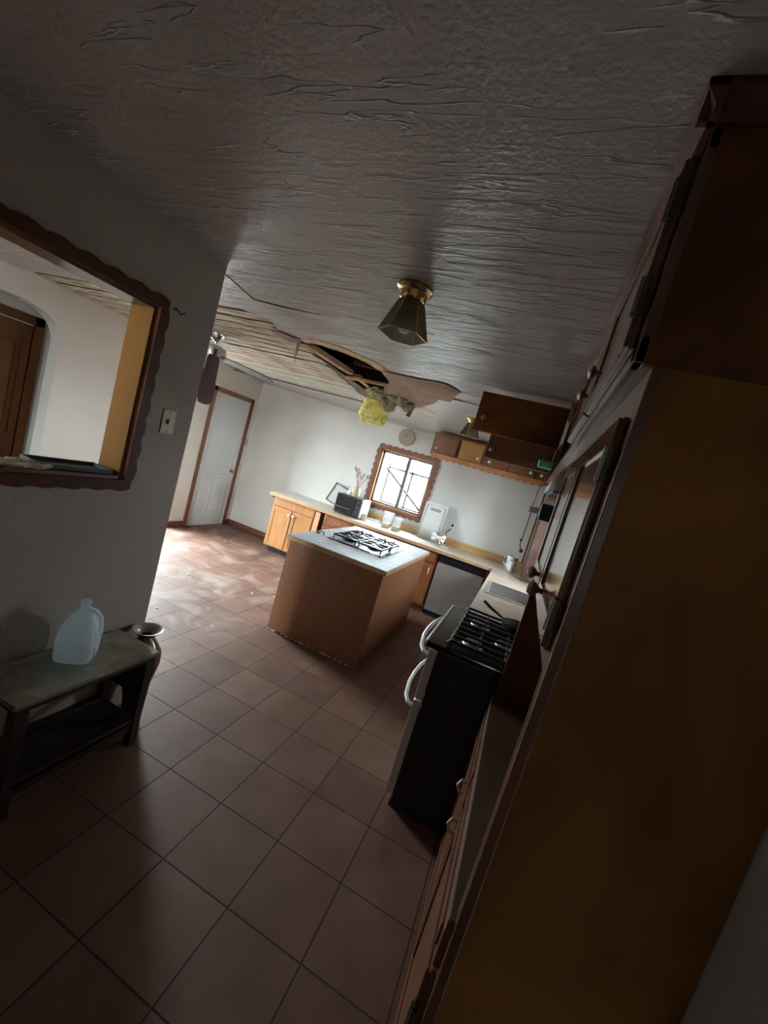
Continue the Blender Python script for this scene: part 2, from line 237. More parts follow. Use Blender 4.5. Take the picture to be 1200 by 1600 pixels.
# ------------------------------------------------------------------ mesh builder
OFF = {}
class MB:
    def __init__(s, M=None): s.bm = bmesh.new(); s.M = M or Matrix()
    def _xf(s, vs): bmesh.ops.transform(s.bm, matrix=s.M, verts=vs)
    def box(s, x0, x1, y0, y1, z0, z1, bev=0.0, seg=2):
        r = bmesh.ops.create_cube(s.bm, size=1); vs = r['verts']
        for v in vs: v.co = Vector((x0+(v.co.x+.5)*(x1-x0), y0+(v.co.y+.5)*(y1-y0), z0+(v.co.z+.5)*(z1-z0)))
        if bev > 0:
            es = list({e for v in vs for e in v.link_edges})
            g = bmesh.ops.bevel(s.bm, geom=es, offset=bev, segments=seg, profile=.6, affect='EDGES')
            vs = list({v for f in g['faces'] for v in f.verts} | {v for v in vs if v.is_valid})
        s._xf(vs); return s
    def lathe(s, prof, c=(0, 0, 0), n=24, axis='z', close=True, phase=0.0):
        rings = []
        for r, z in prof:
            ring = []
            for k in range(n):
                a = 2*PI*k/n + phase; x, y = r*math.cos(a), r*math.sin(a)
                p = {'z': (x, y, z), 'x': (z, x, y), 'y': (x, z, y)}[axis]
                ring.append(s.bm.verts.new(s.M @ (Vector(p)+Vector(c))))
            rings.append(ring)
        for a, b in zip(rings, rings[1:]):
            for k in range(n): s.bm.faces.new((a[k], a[(k+1) % n], b[(k+1) % n], b[k]))
        if close:
            for ring in (rings[0], rings[-1]):
                try: s.bm.faces.new(ring)
                except ValueError: pass
        return s
    def cyl(s, r, z0, z1, c=(0, 0, 0), n=20, axis='z'): return s.lathe([(r, z0), (r, z1)], c, n, axis)
    def ball(s, r, c, sx=1, sy=1, sz=1, u=16, v=10):
        g = bmesh.ops.create_uvsphere(s.bm, u_segments=u, v_segments=v, radius=r)
        for q in g['verts']: q.co = Vector((q.co.x*sx+c[0], q.co.y*sy+c[1], q.co.z*sz+c[2]))
        s._xf(g['verts']); return s
    def tube(s, pts, r, n=8, flat=1.0):
        pts = [Vector(p) for p in pts]; rings = []
        ref = Vector((0, 0, 1))
        for i, p in enumerate(pts):
            d = (pts[min(i+1, len(pts)-1)]-pts[max(i-1, 0)]).normalized()
            if abs(d.dot(ref)) > .95: ref = Vector((1, 0, 0))
            a = d.cross(ref).normalized(); b = d.cross(a).normalized()
            rad = r[i] if isinstance(r, (list, tuple)) else r
            rings.append([s.bm.verts.new(s.M @ (p + a*math.cos(2*PI*k/n)*rad + b*math.sin(2*PI*k/n)*rad*flat)) for k in range(n)])
        for A, Bq in zip(rings, rings[1:]):
            for k in range(n): s.bm.faces.new((A[k], A[(k+1) % n], Bq[(k+1) % n], Bq[k]))
        s.bm.faces.new(rings[0]); s.bm.faces.new(rings[-1]); return s
    def prism(s, pts, w0, w1, f=lambda u, v, w: (u, v, w)):
        """polygon in (u,v) extruded from w0 to w1; f maps (u,v,w) to space"""
        A = [s.bm.verts.new(s.M @ Vector(f(u, v, w0))) for u, v in pts]; Bq = [s.bm.verts.new(s.M @ Vector(f(u, v, w1))) for u, v in pts]
        n = len(pts)
        for k in range(n): s.bm.faces.new((A[k], A[(k+1) % n], Bq[(k+1) % n], Bq[k]))
        s.bm.faces.new(A); s.bm.faces.new(Bq); return s
    def strip(s, inner, outer, w0, w1, f):
        """board between two polylines of equal length, thickness w0..w1"""
        n = len(inner); V = []
        for i in range(n):
            V.append([s.bm.verts.new(s.M @ Vector(f(*inner[i], w0))), s.bm.verts.new(s.M @ Vector(f(*outer[i], w0))),
                      s.bm.verts.new(s.M @ Vector(f(*outer[i], w1))), s.bm.verts.new(s.M @ Vector(f(*inner[i], w1)))])
        for a, b in zip(V, V[1:]):
            for k in range(4): s.bm.faces.new((a[k], a[(k+1) % 4], b[(k+1) % 4], b[k]))
        s.bm.faces.new(V[0]); s.bm.faces.new(V[-1]); return s
    def build(s, name, m, parent=None, smooth=False, **tags):
        bm = s.bm; bmesh.ops.recalc_face_normals(bm, faces=bm.faces[:])
        me = bpy.data.meshes.new(name)
        if parent: off = Vector(OFF[parent.name])
        else:
            xs = [v.co for v in bm.verts]
            off = Vector(((min(p.x for p in xs)+max(p.x for p in xs))/2, (min(p.y for p in xs)+max(p.y for p in xs))/2, min(p.z for p in xs)))
            if tags.get('kind') == 'structure': off = Vector((0, 0, 0))
        for v in bm.verts: v.co -= off
        if smooth:
            for f in bm.faces: f.smooth = True
            for e in bm.edges:
                if len(e.link_faces) == 2 and e.calc_face_angle(0) > 0.7: e.smooth = False
        bm.to_mesh(me); bm.free(); me.materials.append(m)
        o = bpy.data.objects.new(name, me); C.objects.link(o); OFF[o.name] = tuple(off)
        if parent: o.parent = parent
        else: o.location = off
        for k, v in tags.items(): o[k] = v
        return o
def thing(name, label, cat, loc, group=None):
    o = bpy.data.objects.new(name, None); C.objects.link(o); o.location = loc; o.empty_display_size = .1
    OFF[o.name] = tuple(loc); o['label'] = label; o['category'] = cat
    if group: o['group'] = group
    return o
def B1(*a, **k): return MB().box(*a, **k)
def frame(o, ux, vx, nx):  # matrix mapping (u,v,n) to world
    ux, vx, nx = Vector(ux), Vector(vx), Vector(nx)
    return Matrix(((ux.x, vx.x, nx.x, o[0]), (ux.y, vx.y, nx.y, o[1]), (ux.z, vx.z, nx.z, o[2]), (0, 0, 0, 1)))
FX = lambda x: frame((x, 0, 0), (0, 1, 0), (0, 0, 1), (-1, 0, 0))   # front facing -x : u=y v=z
FY = lambda y: frame((0, y, 0), (1, 0, 0), (0, 0, 1), (0, -1, 0))   # front facing -y : u=x v=z
def cab_door(par, M, u0, u1, v0, v1, m, knob=None, km=None, name='door', t=.02, pull=None, hinges=None, raised=True):
    b = MB(M); b.box(u0, u1, v0, v1, 0, t, .006)
    if raised:
        w = min(.055, (u1-u0)*.22, (v1-v0)*.25)
        b.box(u0+.004, u0+w, v0+.004, v1-.004, t-.004, t+.007, .003); b.box(u1-w, u1-.004, v0+.004, v1-.004, t-.004, t+.007, .003)
        b.box(u0+w, u1-w, v0+.004, v0+w, t-.004, t+.007, .003); b.box(u0+w, u1-w, v1-w, v1-.004, t-.004, t+.007, .003)
    d = b.build(name, m, par)
    if knob:
        MB(M).lathe([(.007, t), (.006, t+.014), (.017, t+.020), (.019, t+.028), (.012, t+.036), (.001, t+.038)], (knob[0], knob[1], 0), 16).build('knob', km or M_knob, d, True)
    if pull:
        (a, c) = pull; b = MB(M); b.tube([(a[0], a[1], t), (a[0], a[1], t+.025), ((a[0]+c[0])/2, (a[1]+c[1])/2, t+.034), (c[0], c[1], t+.025), (c[0], c[1], t)], .006); b.build('handle', km or M_knob, d, True)
    for hu, hv in hinges or ():
        MB(M).box(hu-.014, hu+.014, hv-.032, hv+.032, t-.002, t+.010, .002).cyl(.006, hv-.034, hv+.034, (hu, 0, t+.008), 10, 'y').build('hinge', M_hinge, d)
    return d
def drawer(par, M, u0, u1, v0, v1, m, pull_u=None, km=None):
    b = MB(M); b.box(u0, u1, v0, v1, 0, .02, .006).box(u0+.025, u1-.025, v0+.02, v1-.02, .018, .026, .004); d = b.build('drawer', m, par)
    if pull_u is not None:
        v = (v0+v1)/2; MB(M).tube([(pull_u-.04, v, .02), (pull_u-.035, v, .045), (pull_u, v, .052), (pull_u+.035, v, .045), (pull_u+.04, v, .02)], .006).build('handle', km or M_knob, d, True)
    return d

# ------------------------------------------------------------------ the setting
XL, XR, YF, YB, ZC = -4.51, 0.50, 5.70, -2.0, 2.418
XP0, XP1, YP = -1.87, -1.73, 1.705
B1(-5.3, .7, -2.2, 5.84, -.12, -.0).build('floor', M_floor, kind='structure')
def sag(x, y):
    t = min(max((y-5.02)/(YF-5.02), 0), 1); s = min(max((x+4.5)/2.2, 0), 1)
    return -0.125*t*s
# ceiling with the torn-open areas cut out of it
HOLE = [(-1.937, 2.794), (-1.773, 2.750), (-1.604, 2.864), (-1.474, 3.012), (-1.441, 3.251), (-1.49, 3.649), (-1.56, 3.80), (-1.80, 4.25),
        (-1.90, 4.60), (-2.25, 5.03), (-2.9, 5.035), (-3.6, 5.02), (-4.2, 5.0), (XL-.02, 4.97), (XL-.02, 2.30), (-3.4, 2.31), (-2.9, 2.27), (-2.45, 2.34), (-2.2, 2.28),
        (-1.97, 2.38), (-2.03, 2.57), (-2.104, 2.776)]
def ceil_mesh():
    outer = [(XL-.02, YB-.1), (XR+.05, YB-.1), (XR+.05, YF+.05), (XL-.02, YF+.05)]
    pts = [Vector(p) for p in outer+HOLE]
    n = len(outer); m = len(HOLE)
    edges = [(i, (i+1) % n) for i in range(n)] + [(n+i, n+(i+1) % m) for i in range(m)]
    gx = [XL+.25*i for i in range(1, 20)]+[.42]
    for x in gx:
        for y in (5.07, 5.2, 5.38, 5.55, 5.69): pts.append(Vector((x, y)))
    for x in gx:
        for i in range(16): pts.append(Vector((x, -1.8+.42*i+.01)))
    vs_, es_, fs_, ov, oe, of = delaunay_2d_cdt(pts, edges, [], 0, 1e-5)
    def inside(p):
        c = False; j = m-1
        for i in range(m):
            a, b = HOLE[i], HOLE[j]
            if (a[1] > p.y) != (b[1] > p.y) and p.x < (b[0]-a[0])*(p.y-a[1])/(b[1]-a[1])+a[0]: c = not c
            j = i
        return c
    bm = bmesh.new(); V = [bm.verts.new((p.x, p.y, ZC+sag(p.x, p.y))) for p in vs_]
    for f in fs_:
        c = sum((Vector(vs_[i]) for i in f), Vector((0, 0)))/len(f)
        if inside(c) or not (XL-.03 < c.x < XR+.06 and YB-.2 < c.y < YF+.06): continue
        try: bm.faces.new([V[i] for i in f])
        except ValueError: pass
    for v in [v for v in bm.verts if not v.link_faces]: bm.verts.remove(v)
    bm.normal_update()
    for f in bm.faces:
        if f.normal.z > 0: f.normal_flip()
    bm.normal_update(); g = bmesh.ops.extrude_face_region(bm, geom=bm.faces[:], use_keep_orig=True)
    for v in g['geom']:
        if isinstance(v, bmesh.types.BMVert): v.co.z += .014
    mb = MB(); mb.bm.free(); mb.bm = bm; return mb
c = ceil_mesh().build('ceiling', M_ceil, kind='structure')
# attic shell keeps daylight out
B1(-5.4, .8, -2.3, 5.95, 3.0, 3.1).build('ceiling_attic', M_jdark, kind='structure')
def wall_x(name, x0, x1, y0, y1, z0, z1, holes, m):
    """wall slab normal to x with rectangular openings (y0,y1,z0,z1)"""
    b = MB(); ys = sorted({y0, y1, *[q for h_ in holes for q in h_[:2]]})
    for a, c_ in zip(ys, ys[1:]):
        z = z0
        for h_ in sorted([h_ for h_ in holes if h_[0] <= a and h_[1] >= c_], key=lambda q: q[2]):
            if h_[2] > z: b.box(x0, x1, a, c_, z, h_[2])
            z = h_[3]
        if z < z1: b.box(x0, x1, a, c_, z, z1)
    return b.build(name, m, kind='structure')
def wall_y(name, y0, y1, x0, x1, z0, z1, holes, m):
    b = MB(); xs = sorted({x0, x1, *[q for h_ in holes for q in h_[:2]]})
    for a, c_ in zip(xs, xs[1:]):
        z = z0
        for h_ in sorted([h_ for h_ in holes if h_[0] <= a and h_[1] >= c_], key=lambda q: q[2]):
            if h_[2] > z: b.box(a, c_, y0, y1, z, h_[2])
            z = h_[3]
        if z < z1: b.box(a, c_, y0, y1, z, z1)
    return b.build(name, m, kind='structure')
PT = (0.15, 1.385, 1.285, 2.075)
M_wallp = mat('bounce_warmed_plaster_wall', (0.37, 0.32, 0.285), 0.8, col2=(0.41, 0.36, 0.32), scale=1.4, bump=0.25, bscale=60)  # warm floor bounce and the near-end dimness are put into this wall colour
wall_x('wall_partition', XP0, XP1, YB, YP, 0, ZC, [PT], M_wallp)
wall_x('wall_right', XR, XR+.13, YB, YF+.15, 0, 3.0, [(4.05, 4.50, 1.20, 1.75)], M_wall)
WIN = (-2.19, -1.37, 1.10, 1.915)
wall_y('wall_far', YF, YF+.13, XL-.15, XR+.15, 0, 3.0, [WIN], M_wall_grey)
wall_y('wall_rear', YB-.15, YB, XL-.15, XR+.15, 0, 3.0, [(-2.75, -1.95, .10, 2.2), (.08, .28, 1.45, 1.85)], M_wall)
# left wall with door and arched opening
wall_x('wall_left', XL-.14, XL, YB, YF, 0, 3.0, [(4.755, 5.535, 0, 2.045), (1.30, 2.70, 0, 2.2), (3.62, 4.42, .08, 2.22)], M_wall)
b = MB()
for y_a, sgn in ((2.70, -1), (1.30, 1)):
    pts = [(y_a, 2.2)] + [(y_a+sgn*(.30-.30*math.cos(t)), 1.93+.26*math.sin(t)) for t in [k*PI/2/8 for k in range(9)]] + [(y_a+sgn*.30, 2.2)]
    b.prism(pts, XL-.14, XL, lambda u, v, w_: (w_, u, v))
b.build('wall_left_arch_corner', M_wall, kind='structure')
wall_x('wall_hall', -5.15, -5.0, 0.4, 3.5, 0, 3.0, [], M_wall)
wall_y('wall_hall_end', 3.35, 3.5, -5.15, XL-.14, 0, 3.0, [], M_wall)
wall_y('wall_hall_near', .4, .55, -5.15, XL-.14, 0, 3.0, [], M_wall)
B1(-5.0, XL-.141, 4.6, 4.7, -.2, 3.0).build('wall_leak_stop_side', M_wall, kind='structure'); B1(-5.1, -5.0, 4.6, 5.84, -.2, 3.0).build('wall_leak_stop', M_wall, kind='structure')  # unseen walls added behind the door to stop daylight leaking in
# baseboards
b = MB().box(XL, XL+.015, 2.72, 4.70, 0, .085, .004).box(XL, XL+.015, 5.59, YF, 0, .085, .004); b.build('baseboard_left', M_case, kind='structure')
B1(XL+.015, -3.35, YF-.015, YF, 0, .085, bev=.004).build('baseboard_far', M_case, kind='structure')
# door 1 (white six-panel) in the left wall
d1 = B1(XL-.06, XL-.02, 4.753, 5.537, .0, 2.047).build('door_1', M_doorw, kind='structure'); 
Mx = frame((XL-.02, 0, 0), (0, 1, 0), (0, 0, 1), (1, 0, 0)); b = MB(Mx)
for (u, ww) in ((4.86, .25), (5.18, .25)):
    for (v, hh) in ((.20, .62), (.94, .62), (1.68, .20)):
        b.box(u, u+ww, v, v+.016, -.004, .006, .003).box(u, u+ww, v+hh-.016, v+hh, -.004, .006, .003).box(u, u+.016, v, v+hh, -.004, .006, .003).box(u+ww-.016, u+ww, v, v+hh, -.004, .006, .003)
        b.box(u+.045, u+ww-.045, v+.045, v+hh-.045, -.004, .005, .004)
b.build('door_panel', M_doorw, d1)
MB().lathe([(.028, 0), (.026, .008), (.012, .012), (.012, .035), (.028, .045), (.03, .06), (.02, .072), (.001, .075)], (XL-.02, 5.47, .90), 20, 'x').build('door_knob', M_brass, d1, True)
MB().box(XL, XL+.018, 4.70, 4.765, 0, 2.10, .004).box(XL, XL+.018, 5.525, 5.59, 0, 2.10, .004).box(XL, XL+.018, 4.70, 5.59, 2.035, 2.10, .004).build('trim_4', M_case, kind='structure')
# hall door seen through the arch
d2 = B1(-5.0, -4.965, 1.85, 2.72, 0, 2.03, bev=.004).build('door_2', M_hall, kind='structure')
b = MB(frame((-4.965, 0, 0), (0, 1, 0), (0, 0, 1), (1, 0, 0)))
for (v, hh) in ((.15, .62), (.95, .95)):
    for u in (1.93, 2.32): b.box(u, u+.32, v, v+hh, -.003, .008, .006).box(u+.05, u+.27, v+.05, v+hh-.05, .006, .014, .006)
b.build('door_panel', M_hall, d2)
MB().box(-5.0, -4.975, 2.735, 2.82, 0, 2.13, .005).box(-5.0, -4.975, 1.75, 1.835, 0, 2.13, .005).box(-5.0, -4.975, 1.75, 2.82, 2.045, 2.13, .005).build('trim_5', M_hall, kind='structure')

# scalloped boards
def scal(par_name, m, inner, w_, amp, per, fmap, sides, t=.018, parent=None, kind=True):
    """inner=(u0,u1,v0,v1); scalloped frame of width w_ around it"""
    u0, u1, v0, v1 = inner; b = MB()
    def run(p0, p1, nrm, ext0, ext1):
        p0, p1 = Vector(p0), Vector(p1); d = (p1-p0); Ln = d.length; d.normalize(); n_ = Vector(nrm)
        a = -ext0; e = Ln+ext1; cnt = max(2, int(round((e-a)/per))); K = cnt*8
        I, O = [], []
        for k in range(K+1):
            s_ = a+(e-a)*k/K; I.append(tuple(p0+d*min(max(s_, 0), Ln)) if False else tuple(p0+d*s_))
            O.append(tuple(p0+d*s_+n_*(w_+amp*abs(math.sin(PI*cnt*k/K)))))
        b.strip(I, O, 0, t, fmap)
    if 'T' in sides: run((u0, v1), (u1, v1), (0, 1), w_*.9, w_*.9)
    if 'B' in sides: run((u0, v0), (u1, v0), (0, -1), w_*.9, w_*.9)
    if 'R' in sides: run((u1, v0), (u1, v1), (1, 0), 0, 0)
    if 'L' in sides: run((u0, v0), (u0, v1), (-1, 0), 0, 0)
    return b.build(par_name, m, parent, **({'kind': 'structure'} if not parent else {}))
scal('trim_1', M_scal, (PT[0], PT[1]+.004, PT[2], PT[3]), .040, .011, .10, lambda u, v, w_: (XP1+w_, u, v), 'TBRL')
# pass-through lining
MB().box(XP0, XP1, PT[1]-.016, PT[1], PT[2], PT[3]).box(XP0, XP1, PT[0], PT[0]+.016, PT[2], PT[3]).build('trim_2', M_jamb, kind='structure')
MB().box(XP0-.03, XP1, PT[0]+.016, PT[1]-.016, PT[2], PT[2]+.016).box(XP0, XP1, PT[0]+.016, PT[1]-.016, PT[3]-.016, PT[3]).build('trim_3', M_woodx, kind='structure')

# ---- kitchen window (projecting garden window) ----
scal('trim_6', M_case, WIN, .052, .02, .10, lambda u, v, w_: (u, YF-w_, v), 'TBRL')
MB().box(WIN[0], WIN[0]+.02, YF, YF+.13, WIN[2], WIN[3]).box(WIN[1]-.02, WIN[1], YF, YF+.13, WIN[2], WIN[3]).box(WIN[0], WIN[1], YF, YF+.13, WIN[3]-.02, WIN[3]).box(WIN[0], WIN[1], YF, YF+.13, WIN[2], WIN[2]+.02).build('trim_7', M_trim, kind='structure')
x0, x1, z0, z1 = WIN[0]+.02, WIN[1]-.02, WIN[2]+.02, WIN[3]-.02; xm_ = (x0+x1)/2+.03
w1 = MB().box(x0, x0+.024, YF+.05, YF+.09, z0, z1).box(x1-.024, x1, YF+.05, YF+.09, z0, z1).box(x0, x1, YF+.05, YF+.09, z0, z0+.026).box(x0, x1, YF+.05, YF+.09, z1-.026, z1).box(xm_-.024, xm_+.024, YF+.04, YF+.10, z0, z1).build('window_1', M_alu, kind='structure')
b = MB(); yo = YF+.46
b.box(x0, x0+.03, yo-.03, yo, z0, z1-.20).box(x1-.03, x1, yo-.03, yo, z0, z1-.20).box(x0, x1, yo-.03, yo, z0-.02, z0+.02).box(x0, x1, yo-.03, yo, z1-.235, z1-.20).box(xm_-.03, xm_, yo-.03, yo, z0, z1-.20)
for x in (x0, x1-.03): b.tube([(x+.015, YF+.13, z1), (x+.015, yo-.01, z1-.21)], .017, 6); b.box(x, x+.03, YF+.13, yo, z0-.02, z0+.01)
b.tube([(xm_-.015, YF+.13, z1), (xm_-.015, yo-.01, z1-.21)], .014, 6)
b.build('window_frame', M_alu, w1)
b = MB(); b.box(x0+.01, x1-.01, YF+.072, YF+.076, z0+.01, z1-.01).box(x0, x1, yo-.012, yo-.008, z0, z1-.21)
b.prism([(YF+.13, z1), (yo, z1-.21), (yo, z1-.214), (YF+.13, z1-.004)], x0, x1, lambda u, v, w_: (w_, u, v)).box(x0+.001, x0+.005, YF+.13, yo, z0, z1-.22).box(x1-.005, x1-.001, YF+.13, yo, z0, z1-.22)
b.build('window_glass', M_glass, w1)
B1(x0, x1, YF+.13, yo, z0-.03, z0-.02).build('window_sill', M_whitem, w1)
MB().tube([(-2.085, YF+.11, 1.66), (-1.42, YF+.11, 1.19)], .016, 8).build('window_prop_rod', M_hinge, None, label='thin dark rod leaning diagonally inside the garden window', category='rod')
# dining window, and a small unseen rear window added to light the hutch panel
for nm, (a, c_, z0_, z1_) in (('window_2', (-2.75, -1.95, .10, 2.2)), ('added_rear_window', (.08, .28, 1.45, 1.85))):
    wn_ = MB().box(a, a+.05, YB-.12, YB-.06, z0_, z1_).box(c_-.05, c_, YB-.12, YB-.06, z0_, z1_).box(a, c_, YB-.12, YB-.06, z0_, z0_+.05).box(a, c_, YB-.12, YB-.06, z1_-.05, z1_).box((a+c_)/2-.025, (a+c_)/2+.025, YB-.12, YB-.06, z0_, z1_).build(nm, M_alu, kind='structure')
    B1(a+.03, c_-.03, YB-.095, YB-.09, z0_+.03, z1_-.03).build('window_glass', M_glass, wn_)
w3 = MB().box(XL-.11, XL-.06, 3.62, 3.66, .08, 2.22).box(XL-.11, XL-.06, 4.38, 4.42, .08, 2.22).box(XL-.11, XL-.06, 3.62, 4.42, .08, .14).box(XL-.11, XL-.06, 3.62, 4.42, 2.18, 2.22).build('added_side_window', M_alu, kind='structure')  # hidden window added in the left wall to brighten the far end
B1(XL-.09, XL-.085, 3.65, 4.40, .11, 2.2).build('window_glass', M_glass, w3)
B1(-40, -5.3, -2.2, 5.86, -.3, -.2).build('ground_outside_side', M_concrete, kind='structure')
w5 = MB().box(XR+.04, XR+.09, 4.05, 4.08, 1.20, 1.75).box(XR+.04, XR+.09, 4.47, 4.50, 1.20, 1.75).box(XR+.04, XR+.09, 4.05, 4.5, 1.20, 1.23).box(XR+.04, XR+.09, 4.05, 4.5, 1.72, 1.75).build('added_sink_window', M_alu, kind='structure')  # window added out of sight as fill for the island and far wall
B1(XR+.06, XR+.065, 4.07, 4.48, 1.22, 1.73).build('window_glass', M_glass, w5)
B1(.75, 40, -2.2, 5.86, -.3, -.2).build('ground_outside_right', M_concrete, kind='structure')
# outside
B1(-40, 40, 5.86, 60, -.3, -.2).build('ground_outside', M_concrete, kind='structure')
B1(-40, 40, -40, -2.2, -.3, -.2).build('ground_outside_rear', M_concrete, kind='structure')
fe = MB()
for k in range(60): fe.box(-9+k*.22, -9+k*.22+.205, 11.5, 11.53, -.2, 1.80)
fe.box(-9, 4.2, 11.53, 11.57, .3, .4).box(-9, 4.2, 11.53, 11.57, 1.4, 1.5)
fe.build('fence', M_fence, label='white board fence outside the kitchen window', category='fence')
b = MB()
for k in range(46):
    x = -8+k*.26+random.uniform(-.1, .1); s_ = random.uniform(.26, .42)
    g = bmesh.ops.create_icosphere(b.bm, subdivisions=2, radius=s_)
    zc = 1.70+random.uniform(-.06, .1); yc = 12.7+random.uniform(-.3, .3)
    for v in g['verts']: v.co = v.co*(1+.25*noise.noise(v.co*6+Vector((k, 0, 0))))+Vector((x, yc, zc))
b.box(-8, 3.8, 12.5, 12.9, -.2, 1.6)
b.build('hedge', M_leaf, label='green hedge top showing above the fence through the window', category='hedge')

# ------------------------------------------------------------------ exposed laths and ceiling damage
B1(XL, -1.35, 2.2, 5.1, 2.470, 2.482).build('ceiling_backing', M_gap, kind='structure') if False else None
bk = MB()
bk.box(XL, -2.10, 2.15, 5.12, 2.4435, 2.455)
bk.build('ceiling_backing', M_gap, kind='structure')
y = 2.24; k = 0
while y < 5.02:
    wdt = .155 if y < 3.35 else (.115 if y < 4.2 else .098)
    wdt += random.uniform(-.01, .01)
    xe = -2.02 if y < 2.9 else -2.06-(y-2.9)*.13 if y < 4.9 else -2.32
    xe += random.uniform(-.03, .03)
    z = 2.4315+random.uniform(-.003, .003)
    b = MB(); n_ = 14
    for i in range(n_):   # slightly uneven lath
        xa = XL+.002+(xe-XL-.002)*i/n_; xb = XL+.002+(xe-XL-.002)*(i+1)/n_
        b.box(xa, xb, y, y+wdt*(.76 if y < 4.2 else .60), z+random.uniform(0, .002), z+.008)
    b.build('wood_lath', M_lath if y < 4.2 else M_lathc, None, label='long brown-stained ceiling lath in the nearer wide rows beside the ceiling fan' if y < 4.2 else 'narrow clean pale ceiling lath in the far rows toward the white door', category='lath', group='stained nearer laths of the fallen ceiling' if y < 4.2 else 'clean far laths of the fallen ceiling')
    y += wdt; k += 1
# dark edge strip where the laths end
MB().tube([(XL+.01, 4.97, 2.405), (-3.9, 5.0, 2.408), (-3.1, 5.03, 2.405), (-2.32, 5.05, 2.403)], .007, 6).build('cracked_edge_strip', M_jdark, None, label='thin dark splintered strip along the far edge of the exposed laths', category='strip')
# joists in the dark hole
gj = 'dark joists inside the ceiling hole'
for i, (yy) in enumerate((2.95, 3.36, 3.95)):
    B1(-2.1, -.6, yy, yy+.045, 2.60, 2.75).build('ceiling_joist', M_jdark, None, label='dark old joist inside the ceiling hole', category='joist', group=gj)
MB(Matrix.Translation((-1.92, 3.18, 2.425)) @ Matrix.Rotation(-.12, 4, 'Z')).box(-.035, .035, -.36, .36, -.02, .02, .003).build('broken_ceiling_board', M_joist, None, label='tan broken board along the left side of the dark ceiling hole', category='board')
MB(Matrix.Translation((-1.87, 3.93, 2.425)) @ Matrix.Rotation(.05, 4, 'Z')).box(-.028, .028, -.30, .34, -.018, .018, .003).build('broken_ceiling_board', M_joist, None, label='short broken board between the ceiling hole and the insulation', category='board')
MB(Matrix.Translation((-1.72, 3.70, 2.412)) @ Matrix.Rotation(-.12, 4, 'Z')).box(-.30, .26, -.02, .02, -.012, .012, .003).build('splintered_cross_board', M_joist, None, label='thin pale board crossing at the near edge of the insulation', category='board')
def ragged(name, pts, z, m, th=.004, jit=.015, dz=None, sub=3, **kw):
    P = []
    n_ = len(pts)
    for i in range(n_):
        a, b_ = Vector(pts[i]), Vector(pts[(i+1) % n_])
        for k_ in range(sub):
            q = a.lerp(b_, k_/sub); P.append((q.x+random.uniform(-jit, jit), q.y+random.uniform(-jit, jit)))
    bmm = MB(); c_ = Vector((sum(p[0] for p in P)/len(P), sum(p[1] for p in P)/len(P)))
    f = dz or (lambda x, y: 0)
    mid = [((p[0]*.55+c_.x*.45), (p[1]*.55+c_.y*.45)) for p in P]
    for s_ in (0, th):
        Vo = [bmm.bm.verts.new((p[0], p[1], z+f(*p)-s_)) for p in P]; Vm = [bmm.bm.verts.new((p[0], p[1], z+f(*p)-s_)) for p in mid]
        vc = bmm.bm.verts.new((c_.x, c_.y, z+f(c_.x, c_.y)-s_))
        for i in range(len(P)):
            j = (i+1) % len(P)
            bmm.bm.faces.new((Vo[i], Vo[j], Vm[j], Vm[i])); bmm.bm.faces.new((Vm[i], Vm[j], vc))
        if s_ == 0: V0 = Vo
    for i in range(len(P)):
        j = (i+1) % len(P); bmm.bm.faces.new((V0[i], V0[j], Vo[j], Vo[i]))
    return bmm.build(name, m, None, **kw)
ragged('torn_ceiling_paper', [(-1.40, 3.16), (-1.11, 3.17), (-.84, 3.14), (-.77, 3.31), (-.90, 3.66), (-1.0, 3.63), (-1.29, 4.15), (-1.6, 4.5), (-1.75, 4.35), (-1.6, 3.75), (-1.46, 3.5)], 2.412, M_cardb, dz=lambda x, y: -.05*max(0, min(1, (y-3.3)/.6)), label='large sheet of brown ceiling paper peeling down right of the hole', category='ceiling paper')
ragged('torn_paper_strip', [(-1.95, 2.74), (-1.77, 2.66), (-1.55, 2.74), (-1.38, 2.95), (-1.34, 3.15), (-1.43, 3.2), (-1.50, 2.99), (-1.62, 2.86), (-1.78, 2.78), (-1.93, 2.80)], 2.4165, M_tan, th=.002, jit=.008, label='tan torn paper strip along the near edge of the ceiling hole', category='ceiling paper')
ragged('torn_paper_scrap', [(-1.56, 4.5), (-1.34, 4.5), (-1.26, 4.75), (-1.40, 4.95), (-1.55, 4.92)], 2.4165, M_tan, th=.002, jit=.01, label='tan paper scrap on the ceiling right of the yellow insulation', category='ceiling paper')
ragged('torn_lath_flap', [(-2.14, 2.58), (-2.03, 2.62), (-1.92, 2.75), (-1.98, 2.84), (-2.12, 2.80)], 2.405, M_cardb, th=.003, jit=.012, label='brown torn flap at the left tip of the ceiling hole', category='ceiling paper')
MB().tube([(-1.965, 2.77, 2.41), (-2.0, 2.82, 2.36), (-2.03, 2.86, 2.31), (-2.04, 2.90, 2.27)], [.014, .010, .006, .002], 6).build('hanging_splinter', M_joist, None, label='thin wood splinter hanging at the left tip of the hole', category='splinter')
MB(Matrix.Translation((-1.42, 4.20, 2.33)) @ Matrix.Rotation(.25, 4, 'Y')).box(-.02, .02, -.01, .01, -.09, .06, .002).build('dangling_wood_scrap', M_joist, None, label='short wood scrap dangling right of the yellow insulation', category='wood scrap')
MB().tube([(-.95, 3.64, 2.414), (-.75, 3.68, 2.4165), (-.40, 3.74, 2.4165), (.02, 3.76, 2.4165)], [.03, .012, .008, .006], 6, .3).build('ceiling_crack', M_jdark, None, label='dark open crack running from the peeling paper to the wall cabinets', category='crack')
